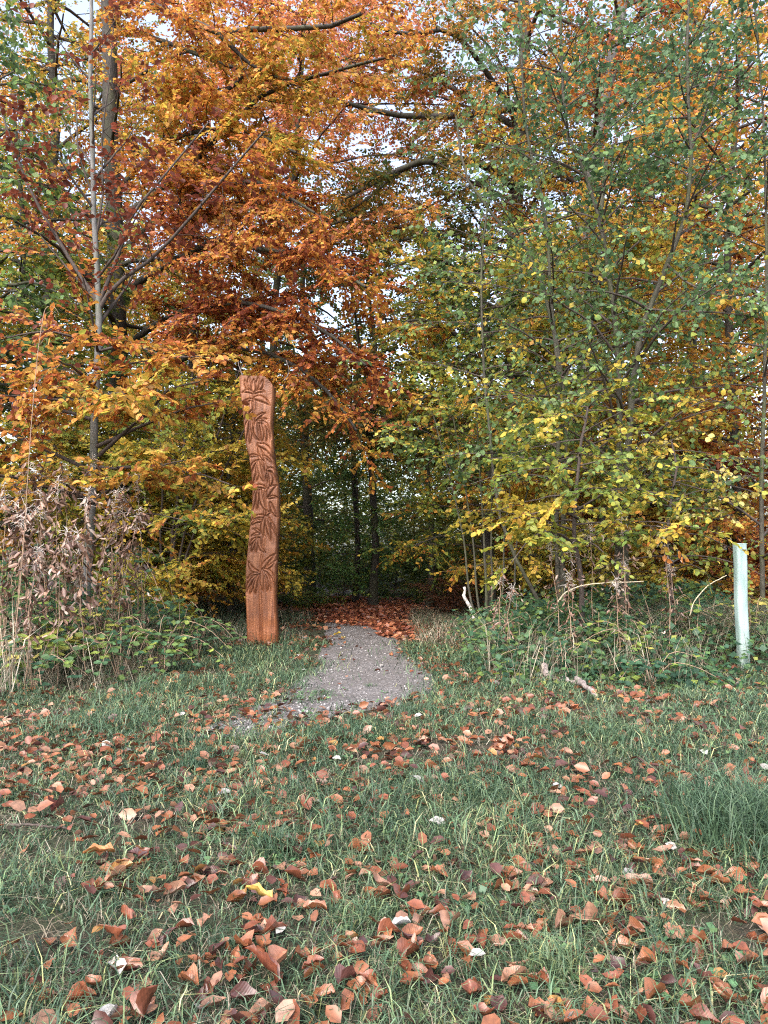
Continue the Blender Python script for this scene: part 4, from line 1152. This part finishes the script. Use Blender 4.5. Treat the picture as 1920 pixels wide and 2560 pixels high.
RW = [(1075, 7.9, .95), (1210, 7.6, 1.30), (1246, 7.7, 1.2), (1275, 8.0, 1.42), (1345, 7.5, 1.5), (1352, 7.9, 1.0), (1440, 7.5, 1.35), (1450, 7.8, 1.0), (1225, 7.4, .95), (1330, 7.3, .9), (1090, 7.6, .8)]
for k, (u, Y, h) in enumerate(RW):
    dead_weed(u, Y, h, 'dry brown weed stalk with shrivelled leaves standing in the verge right of the path', (.06 * (random.random() - .5), 0), 44, .62, 'dead weeds right of the path')

BRAM = [(.04, .10, .06), (.07, .15, .08), (.11, .20, .07), (.24, .32, .07), (.42, .42, .10), (.5, .42, .13)]
BLEAF = [leaf_object_mesh('leaf', 4, .36, .12, .2, 0, .3 * k, 3, .12, seed=20 + k) for k in range(2)]
for me in BLEAF: me.materials.append(M_LEAFO)
def bramble(u, Y, h, label, t=.3, n=6, w=.6, group='brambles in the verges', size=.055):
    x = (u * S - 960) / FOC * Y
    z = float(ground_z(x, Y))
    o = np.array([x, Y, z])
    root = thing('bramble', o, label, 'bramble', group)
    for i in range(n):
        a = random.random() * 6.28
        L = w * (.5 + .7 * random.random())
        hh = h * (.6 + .6 * random.random())
        e = np.array([math.cos(a) * L, math.sin(a) * L * .7, 0])
        p = catmull(np.array([[0, 0, 0], e * .35 + [0, 0, hh], e * .8 + [0, 0, hh * .95], e * 1.2 + [0, 0, hh * .55]]), 10)
        v, q = tubes(p[None], np.linspace(.004, .002, 10)[None], 4)
        cane = link('cane', np_mesh('cane', v, [q], smooth=True), M_DRYSTEM, root)
        for s in np.arange(.25, 1.0, .12):
            c = np.array([np.interp(s, np.linspace(0, 1, 10), p[:, k]) for k in range(3)]) + np.random.default_rng(int(s * 1e3) + i).standard_normal(3) * .02
            az = random.random() * 6.28
            tt = t + random.gauss(0, .16)
            for dz in (-1.0, 0, 1.0):
                d = Vector((math.cos(az + dz), math.sin(az + dz), -.25 + random.gauss(0, .2))).normalized()
                nn = Vector((random.gauss(0, .35), random.gauss(-.35, .35), 1)).normalized()
                y = nn.cross(d).normalized(); n3 = d.cross(y)
                sz = size * (.75 + .6 * random.random()) * (1.15 if dz == 0 else 1)
                ob = bpy.data.objects.new('leaf', BLEAF[random.randrange(2)])
                col.objects.link(ob); ob.parent = cane
                ob.matrix_local = Matrix(((d.x * sz, y.x * sz, n3.x * sz, c[0] + d.x * .012), (d.y * sz, y.y * sz, n3.y * sz, c[1] + d.y * .012), (d.z * sz, y.z * sz, n3.z * sz, c[2]), (0, 0, 0, 1)))
                ob.color = (*[float(a) for a in ramp_cols(np.array([tt]), BRAM)[0]], 1)
BR = [
    (80, 6.5, .4, 'dark green bramble at the front of the left weeds near the picture edge', .3, .6), (265, 6.9, .45, 'grey-green bramble at the front of the left weeds below the sapling', .35, .6),
    (340, 7.3, .5, 'green bramble at the right end of the left weeds', .4, .5), (430, 8.4, .4, 'bramble low in the grass just left of the carved post', .3, .5), (10, 7.2, .9, 'tall dark bramble at the left picture edge', .25, .6),
    (240, 7.8, .95, 'blue-green bramble right of the sapling foot', .22, .6),
    (120, 6.9, .45, 'yellow-green bramble with large leaves low in the left weeds', .68, .5), (30, 6.8, .75, 'green bramble at the left edge under the withered stalks', .4, .6),
    (225, 7.3, .6, 'pale green bramble in the middle of the left weeds', .6, .6), (300, 8.0, 1.0, 'dark green bramble high in the left weeds near the sapling foot', .22, .5),
    (60, 7.6, 1.0, 'dark bramble mound behind the withered stalks at the left', .2, .6), (170, 7.9, 1.05, 'blue-green bramble at the foot of the grey sapling', .18, .6),
    (390, 8.3, .55, 'sparse bramble among grass left of the carved post', .4, .5), (360, 7.4, .35, 'low bramble in the grass between the weeds and the post', .45, .5),
    (1160, 7.9, .5, 'dark green bramble at the right verge nearest the path', .2, .6), (1200, 7.1, .3, 'low blue-green bramble just above the fallen branch', .15, .5),
    (1290, 7.6, .48, 'mid green bramble mound among the dry stalks on the right', .28, .7), (1380, 7.3, .4, 'bramble with yellow leaves in the middle of the right verge', .55, .6),
    (1420, 7.9, .6, 'tall green bramble left of the tree guard', .22, .7), (1510, 7.9, .5, 'green bramble close beside the tree guard', .3, .5),
    (1400, 6.7, .25, 'low dark bramble in the pale grass on the right', .12, .5), (1620, 8.1, .6, 'bramble with golden leaves behind the tree guard', .75, .6),
    (1110, 9.0, .55, 'bramble behind the white stick at the hazel foot', .3, .5)]
for u, Y, h, lab, t, w in BR:
    bramble(u, Y, h, lab, t, 7, w, size=.052 if u != 120 else .09)

# ------------------------------------------------------------------ ferns and dead bracken by the path end
def fern(u, Y, h, label, c, group='ferns at the end of the path'):
    x = (u * S - 960) / FOC * Y
    o = np.array([x, Y, float(ground_z(x, Y))])
    root = thing('fern', o, label, 'fern', group)
    for i in range(9):
        a = i * .698 + random.random() * .4
        e = np.array([math.cos(a), math.sin(a), 0]) * h * 1.2
        p = catmull(np.array([[0, 0, 0], e * .35 + [0, 0, h * .7], e * .8 + [0, 0, h * .8], e * 1.25 + [0, 0, h * .4]]), 12)
        m = 24
        s = np.repeat(np.linspace(.15, 1, m), 2)
        lp = np.stack([np.interp(s, np.linspace(0, 1, 12), p[:, k]) for k in range(3)], -1)
        t = norm(e)
        sd = np.array([-t[1], t[0], 0]) * np.where(np.arange(2 * m) % 2, 1, -1)[:, None]
        V, Q, r = leaf_verts(lp, sd + t * .5 + [0, 0, -.2], np.tile([0, 0, 1.], (2 * m, 1)) + .2 * rng.standard_normal((2 * m, 3)), h * .32 * (1.05 - s), .45, False)
        v, q = tubes(p[None], np.linspace(.005, .001, 12)[None], 3)
        cc = ramp_cols(.5 + .2 * rng.standard_normal(2 * m), c)
        link('frond', np_mesh('frond', np.vstack([V, v]), [np.vstack([Q, q + len(V)])], np.vstack([cc, np.tile(cc[:1] * .7, (len(q), 1))])), M_LEAF, root)
BRK = [(.07, .03, .02), (.16, .065, .035), (.24, .12, .06)]
for u, Y, h, lab, c in [(955, 14.5, .75, 'rust brown dead bracken heap right of the leafy path end', BRK), (975, 13.6, .55, 'small brown dead bracken beside the white stick', BRK), (1000, 15.5, .8, 'brown dead bracken behind the hazel stems', BRK),
                        (655, 15.2, .5, 'green fern at the left of the leafy path end', [DG, GR, YG]), (690, 16.5, .5, 'pale fern at the centre left of the path end', [DG, GR, YG]), (735, 19.5, .5, 'brown fern at the far end of the path', BRK), (905, 18, .5, 'green fern right of the far path end', [DG, GR, YG])]:
    fern(u, Y, h, lab, c)

# ------------------------------------------------------------------ grass
GRASS = [(.035, .07, .04), (.06, .11, .062), (.095, .16, .087), (.15, .21, .095), (.28, .29, .12), (.42, .39, .22)]
STRAW = [(.06, .048, .033), (.14, .11, .075), (.23, .185, .13), (.32, .275, .20), (.46, .41, .32)]
def blades(x, y, h, w, lean, cols):
    n = len(x)
    a = rng.random(n) * 6.283
    dx = np.stack([np.cos(a), np.sin(a), np.zeros(n)], -1)
    b = rng.random(n) * 6.283
    ld = np.stack([np.cos(b), np.sin(b), np.zeros(n)], -1) * (lean * h)[:, None]
    base = np.stack([x, y, ground_z(x, y) - .005], -1)
    up = np.array([0, 0, 1.])
    dr = np.clip(lean, 0, 1.6)
    p1 = base + ld * .3 + up * (h * .6)[:, None]
    p2 = base + ld * 1.0 + up * (h * (1 - .32 * dr))[:, None]
    hw = dx * (w * .5)[:, None]
    V = np.stack([base - hw, base + hw, p1 + hw * .8, p1 - hw * .8, p2], 1).reshape(-1, 3)
    i = np.arange(n)[:, None] * 5
    return V, i + np.array([[0, 1, 2, 3]]), i + np.array([[3, 2, 4]]), cols
def grass_obj(name, label, B, parent=None, off=None, mat=None):
    V, Q, T, c = B
    me = np_mesh(name, V if off is None else V - off, [Q, T], np.vstack([c, c]))
    return tag(link(name, me, mat or M_GRASS, parent), label, 'grass' if parent is None else None, kind='stuff')
def scatter(n, y0, y1, p=1.0, wid=.54):
    y = (y0 ** (1 + p) + (y1 ** (1 + p) - y0 ** (1 + p)) * rng.random(n)) ** (1 / (1 + p))
    x = (rng.random(n) * 2 - 1) * (wid * y + .35)
    return x, y
def verge(x, y):
    """1 where tall weeds grow"""
    l = sstep(-1.75, -2.5, x + .12 * (y - 7)) * sstep(5.9, 6.7, y + .5 * (vnoise(x, y, 1, 51) - .5))
    r = sstep(.75, 1.25, x + .12 * (vnoise(x, y, .6, 52) - .5)) * sstep(6.1, 7.0, y + .5 * (vnoise(x, y, 1, 53) - .5))
    r = r * (1 - .9 * np.exp(-((x - 3.4) / .6) ** 2) * sstep(7.7, 7.2, y))
    return np.maximum(l, r)
# lawn
x, y = scatter(165000, 1.55, 9.8, .2)
d = vnoise(x, y, .33, 54) * .6 + vnoise(x, y, 1.1, 55) * .5
ok = (~in_path(x, y) | (rng.random(len(x)) < .006 + .8 * path_cover(x, y))) & (d + .3 * (vnoise(x, y, .09, 65) - .5) + .2 * rng.random(len(x)) > .5) & (verge(x, y) < .6)
x, y, d = x[ok], y[ok], d[ok]
n = len(x)
h = (.024 + .072 * rng.random(n) ** 1.9) * (.7 + 1.1 * vnoise(x, y, .5, 56)) * (1 + .05 * y)
c = ramp_cols(.3 + .2 * rng.standard_normal(n) + .25 * (vnoise(x, y, .4, 57) - .5) + .5 * (rng.random(n) < .06), GRASS, .35)
grass_obj('grass', 'short blue-green lawn grass poking through the fallen leaves', blades(x, y, h, .0026 + .0005 * y + .0016 * rng.random(n) ** 2, .45 + 1.25 * rng.random(n), c))
# withered straw lying in the lawn
x, y = scatter(40000, 1.55, 8.5, .2)
ok = ~in_path(x, y)
x, y = x[ok], y[ok]; n = len(x)
grass_obj('thatch', 'pale withered thatch lying between the grass blades', blades(x, y, .03 + .05 * rng.random(n), .0018 + .0004 * y, 1.2 + .8 * rng.random(n), ramp_cols(.45 + .3 * rng.standard_normal(n), STRAW, .2)))
# verges
x, y = scatter(96000, 5.6, 9.6, 1.0)
v = verge(x, y)
ok = (rng.random(len(x)) < v) & ~in_path(x, y, .1)
x, y, v = x[ok], y[ok], v[ok]; n = len(x)
dry = rng.random(n) < .68
c = np.where(dry[:, None], ramp_cols(.5 + .28 * rng.standard_normal(n), STRAW, .2), ramp_cols(.22 + .2 * rng.standard_normal(n), GRASS, .2))
grass_obj('verge_grass', 'tangled straw and green grass in the verges', blades(x, y, (.12 + .42 * rng.random(n)) * v * (.6 + .8 * vnoise(x, y, .5, 58)) * (.3 + .75 * sstep(6.2, 8.2, y)), .004 + .003 * rng.random(n), .4 + 1.0 * rng.random(n), c))
# long bleached stems at the left corner and in the verges
x, y = scatter(3200, 5.9, 8.8, 1.0)
v = verge(x, y)
ok = (v > .4) & ((x > 0) | (rng.random(len(x)) < .35))
x, y = x[ok], y[ok]; n = len(x)
grass_obj('straw_stems', 'long bleached grass stems leaning in the weeds', blades(x, y, .25 + .5 * rng.random(n), .0034 + .002 * rng.random(n), .3 + .9 * rng.random(n), ramp_cols(.75 + .2 * rng.standard_normal(n), STRAW, .15)))
x = -3.5 + .6 * rng.random(70); y = 5.9 + .7 * rng.random(70)
grass_obj('straw_stems', 'bleached straw stems fallen over each other at the left edge', blades(x, y, .4 + .5 * rng.random(70), .007 + .003 * rng.random(70), .5 + .8 * rng.random(70), ramp_cols(.85 + .1 * rng.standard_normal(70), STRAW, .1)))
# woodland floor grass beside the tunnel
x, y = scatter(30000, 9.3, 15, 1.0, .4)
ok = ~in_path(x, y, .25) & (vnoise(x, y, 1.2, 59) + .3 * rng.random(len(x)) > .5)
x, y = x[ok], y[ok]; n = len(x)
dry = rng.random(n) < .4 + .3 * (x > 0)
c = np.where(dry[:, None], ramp_cols(.5 + .25 * rng.standard_normal(n), STRAW, .2), ramp_cols(.2 + .2 * rng.standard_normal(n), GRASS, .2))
grass_obj('woodland_grass', 'long grass along the shaded path edges', blades(x, y, .10 + .22 * rng.random(n), .006 + .003 * rng.random(n), .5 + .9 * rng.random(n), c))
# small leafy ground cover in the verges
x, y = scatter(44000, 6.3, 10, 1.0)
v = verge(x, y)
ok = (rng.random(len(x)) < v) & ~in_path(x, y, .15) & (vnoise(x, y, .7, 60) + .25 * rng.random(len(x)) > .5)
x, y = x[ok], y[ok]; n = len(x)
z = ground_z(x, y) + (.06 + np.where(x < 0, .55, .40) * rng.random(n)) * (.5 + vnoise(x, y, .9, 61)) * sstep(6.2, 8, y)
d = rng.standard_normal((n, 3)) * np.array([1, 1, .35])
V, Q, r = leaf_verts(np.stack([x, y, z], -1), d, norm(np.array([0, -.4, 1.]) + .5 * rng.standard_normal((n, 3))), (.045 + .03 * rng.random(n)) * 1.1, 1.3, False)
tag(link('ground_cover', np_mesh('ground_cover', V, [Q], ramp_cols(.25 + .2 * rng.standard_normal(n), BRAM, .2)), M_LEAF), 'low leafy ground cover between the weeds', 'ground cover', kind='stuff')

m = 900
cx, cy = scatter(m, 1.6, 6.5, .3)
keep = vnoise(cx, cy, .5, 66) > .55
cx, cy = cx[keep], cy[keep]; m = len(cx)
k = 7
a = rng.random((m, k)) * 6.283
rr = .006 + .03 * rng.random((m, k))
x, y = (cx[:, None] + rr * np.cos(a)).ravel(), (cy[:, None] + rr * np.sin(a)).ravel()
d = np.stack([np.cos(a).ravel(), np.sin(a).ravel(), .2 + .3 * rng.random(m * k)], -1)
V, Q, r = leaf_verts(np.stack([x, y, ground_z(x, y) + .012 + .02 * rng.random(m * k)], -1), d, norm(np.array([0, 0, 1.]) + .3 * rng.standard_normal((m * k, 3))), .014 + .016 * rng.random(m * k), 1.6, False)
tag(link('lawn_weeds', np_mesh('lawn_weeds', V, [Q], ramp_cols(.45 + .25 * rng.standard_normal(m * k), [(.05, .12, .06), (.09, .18, .08), (.15, .24, .09)], .2)), M_GRASS), 'small round-leaved weeds between the grass blades', 'lawn weeds', kind='stuff')

def tuft(u, v, label, n, rad, h, t=.2, w=.004):
    x0, y0 = at_ground(u, v)
    a = rng.random(n) * 6.283; r = rad * rng.random(n) ** .7
    x, y = x0 + r * np.cos(a), y0 + r * np.sin(a)
    B = blades(x, y, h * (.5 + .6 * rng.random(n)), w * (.7 + .6 * rng.random(n)), .3 + .9 * rng.random(n), ramp_cols(t + .14 * rng.standard_normal(n), GRASS, .2))
    off = np.array([x0, y0, float(ground_z(x0, y0))])
    root = thing('grass_tuft', off, label, 'grass tuft', 'grass tufts in the lawn')
    grass_obj('blades', None, B, root, off)
for a in [
    (1615, 1800, 'large thick green grass tuft at the right edge of the lawn', 1700, .36, .27, .24, .005), (760, 1590, 'dense green grass tuft at the near end of the path', 700, .3, .13, .2, .005),
    (700, 1500, 'tiny grass tuft growing in the gravel at the left path edge', 90, .10, .09, .3, .004), (905, 1545, 'green tuft right of the near path end', 420, .22, .12, .25, .005), (612, 1830, 'tall grass tuft in the middle of the lawn beside copper leaves', 260, .12, .13, .25, .004),
    (780, 1965, 'light green grass tuft near the bottom centre', 300, .10, .10, .42, .0035), (1180, 2080, 'yellowing long-bladed tuft low in the lawn right of centre', 260, .10, .12, .5, .0035), (430, 1650, 'bluish grass tuft left in the lawn', 420, .2, .12, .12, .005), (1290, 1590, 'bright green tuft below the fallen branches', 520, .25, .13, .35, .005),
    (230, 1570, 'lush green tuft at the foot of the left weeds', 800, .4, .16, .3, .006), (800, 1478, 'small tuft in the middle of the gravel path', 60, .07, .07, .3, .004), (560, 1395, 'fresh green tuft at the foot of the carved post', 160, .2, .12, .35, .006), (1020, 1720, 'upright dark green tuft right of the lawn centre', 420, .16, .12, .18, .004), (1440, 2010, 'low rosette of green grass near the right bottom', 260, .14, .07, .35, .004)]:
    tuft(*a)

# ------------------------------------------------------------------ fallen leaves
FV = []
for k in range(18):
    r_ = np.random.default_rng(300 + k)
    FV.append(leaf_object_mesh('fallen_leaf', 6, r_.uniform(.21, .34), r_.uniform(.03, .7), r_.uniform(-.35, .7), r_.uniform(-.8, 1.4), r_.uniform(-1.1, 1.1), 5, r_.uniform(.3, 1.0), seed=60 + k, wob=r_.uniform(.05, .14)))
for me in FV: me.materials.append(M_FALLO)
KINDS = [('copper brown', (.235, .088, .04), .37), ('pinkish tan', (.285, .15, .095), .17), ('russet', (.18, .058, .03), .26), ('dark maroon brown', (.075, .03, .025), .16), ('ochre', (.33, .17, .055), .03), ('pale grey-white', (.36, .34, .32), .01)]
def lay(o, x, y, z, az, size, tilt, roll):
    o.location = (x, y, z)
    o.rotation_euler = (roll, tilt, az)
    o.scale = (size, size * random.uniform(.75, 1.15), size)
n = 12000
x, y = scatter(n, 1.6, 10.5, .35)
keep = (vnoise(x, y, .3, 71) * .9 + vnoise(x, y, 1.4, 72) * .6 + .5 * rng.random(n) > .84) & (~in_path(x, y, -.02) | (rng.random(n) < .05 + .5 * path_cover(x, y))) & (rng.random(n) > .8 * verge(x, y))
x, y = x[keep], y[keep]
# thick drift on the trodden strip left of the path end
m = 700
xx = -1.75 + .6 * rng.standard_normal(m); yy = 5.0 + .7 * rng.standard_normal(m) - .3 * (xx + 1.7)
x, y = np.concatenate([x, xx]), np.concatenate([y, yy])
m = 420
yy = 6.5 + 7 * rng.random(m); xx = path_lr(yy)[1] + .05 + np.abs(.28 * rng.standard_normal(m))
x, y = np.concatenate([x, xx]), np.concatenate([y, yy])
ok = y > 1.62
x, y = x[ok], y[ok]
n = len(x)
sz = .038 + .042 * rng.random(n)
z = ground_z(x, y) + .012 + .022 * rng.random(n)
kind = rng.choice(6, n, p=[k[2] for k in KINDS])
px, py, f = proj(np.stack([x, y, z], -1))
inf = (px > 10) & (px < 1910) & (py > 20) & (py < 2550)
score = np.where(inf, sz / f, 0)
big = np.argsort(-score)[:285]
isbig = np.zeros(n, bool); isbig[big] = True
for i in big:
    k = KINDS[kind[i]]
    o = link('fallen_leaf', FV[rng.integers(18)])
    lay(o, float(x[i]), float(y[i]), float(z[i]) + .004, rng.random() * 6.28, float(sz[i]) * (.8 if kind[i] == 5 else 1), .22 * rng.standard_normal(), .3 * rng.standard_normal())
    o.color = (*[float(a) for a in np.array(k[1]) * (.8 + .4 * rng.random())], 1)
    tag(o, f'{k[0]} fallen leaf lying in the near grass', 'fallen leaf', f'{k[0]} leaves fallen on the near grass')
for lab, u, v, s, c, var, tilt, roll in [
    ('single golden yellow fallen leaf standing out in the middle of the near grass', 595, 1955, .095, (.62, .40, .10), 0, -.5, .2), ('big curled dark red-brown leaf at the bottom edge, propped up on its side', 610, 2120, .125, (.15, .045, .025), 6, -.5, .7),
    ('white torn leaf lying underside up at the bottom left', 262, 2085, .07, (.5, .47, .44), 5, .1, .1), ('small white ragged leaf beside the tall tuft at the lower centre', 845, 2000, .06, (.48, .47, .45), 5, .1, .1), ('white crumpled leaf at the very bottom left edge of the picture', 275, 2185, .07, (.5, .48, .46), 7, .1, 0),
    ('bright yellow leaf lying on the gravel at the left path edge', 722, 1378, .11, (.65, .44, .05), 0, -.3, 0), ('small pale yellow leaf on the gravel just right of the bright one', 748, 1384, .08, (.6, .5, .2), 0, -.2, 0), ('large striped copper leaf lying flat left of the lawn centre', 262, 1855, .11, (.40, .17, .06), 0, -.1, .15),
    ('large deep red leaf with toothed edge far left in the lawn', 125, 1765, .12, (.13, .04, .035), 4, 0, -.3), ('broad flat copper leaf low in the lawn left of centre', 630, 2065, .11, (.38, .17, .10), 7, -.1, .1), ('pale greenish white leaf lying by the right side of the lawn', 1500, 1635, .08, (.6, .62, .55), 0, 0, .1)]:
    gx, gy = at_ground(u, v)
    o = link('fallen_leaf', FV[var])
    lay(o, gx, gy, float(ground_z(gx, gy)) + .04, rng.random() * 6.28, s, tilt, roll)
    o.color = (*c, 1)
    tag(o, lab, 'fallen leaf')
def litter(name, label, x, y, z, sz, cols, tilt=.5, near=False):
    n = len(x)
    a = rng.random(n) * 6.283
    d = np.stack([np.cos(a), np.sin(a), .3 * rng.standard_normal(n)], -1)
    nn = norm(np.array([0, 0, 1.]) + tilt * rng.standard_normal((n, 3)))
    V, Q, r = leaf_verts(np.stack([x, y, z], -1), d, nn, sz, 1.05, near)
    tag(link(name, np_mesh(name, V, [Q], np.repeat(cols, r, 0)), M_FALL), label, 'fallen leaves', kind='stuff')
r = ~isbig
cc = np.array([k[1] for k in KINDS])[kind[r]] * (.75 + .5 * rng.random((r.sum(), 1)))
litter('leaf_scatter', 'smaller fallen leaves scattered over the farther grass', x[r], y[r], z[r] + .012, sz[r], cc, .5, True)
# deep russet litter past the gravel and under the trees
n = 10500
y = 10.4 + 10.6 * rng.random(n) ** 1.1
l, rr = path_lr(y)
x = (l + rr) / 2 + (rr - l + .5) * .6 * np.clip(rng.standard_normal(n) * .62, -1.5, 1.5)
ok = y > 13.0 - 2.6 * sstep(-.45, .25, x) + 1.6 * (vnoise(x, y, .3, 64) - .5) + .5 * rng.standard_normal(n)
ok2 = np.ones(n, bool)
x, y = x[ok & ok2], y[ok & ok2]; n = len(x)
litter('leaf_litter', 'deep russet leaf litter covering the path past the gravel', x, y, ground_z(x, y) + .02 + .03 * rng.random(n), .07 + .04 * rng.random(n), ramp_cols(.45 + .28 * rng.standard_normal(n), [(.10, .03, .02), (.22, .065, .035), (.32, .11, .05), (.42, .2, .1)]), .6)
n = 12000
x = -12 + 24 * rng.random(n); y = 9.5 + 16 * rng.random(n)
ok = ~in_path(x, y, 0)
x, y = x[ok], y[ok]; n = len(x)
litter('woodland_litter', 'brown leaf litter on the woodland floor under the trees', x, y, ground_z(x, y) + .015 + .03 * rng.random(n), .08 + .04 * rng.random(n), ramp_cols(.45 + .28 * rng.standard_normal(n), [(.06, .03, .02), (.15, .06, .03), (.25, .11, .05), (.35, .2, .1)]), .6)
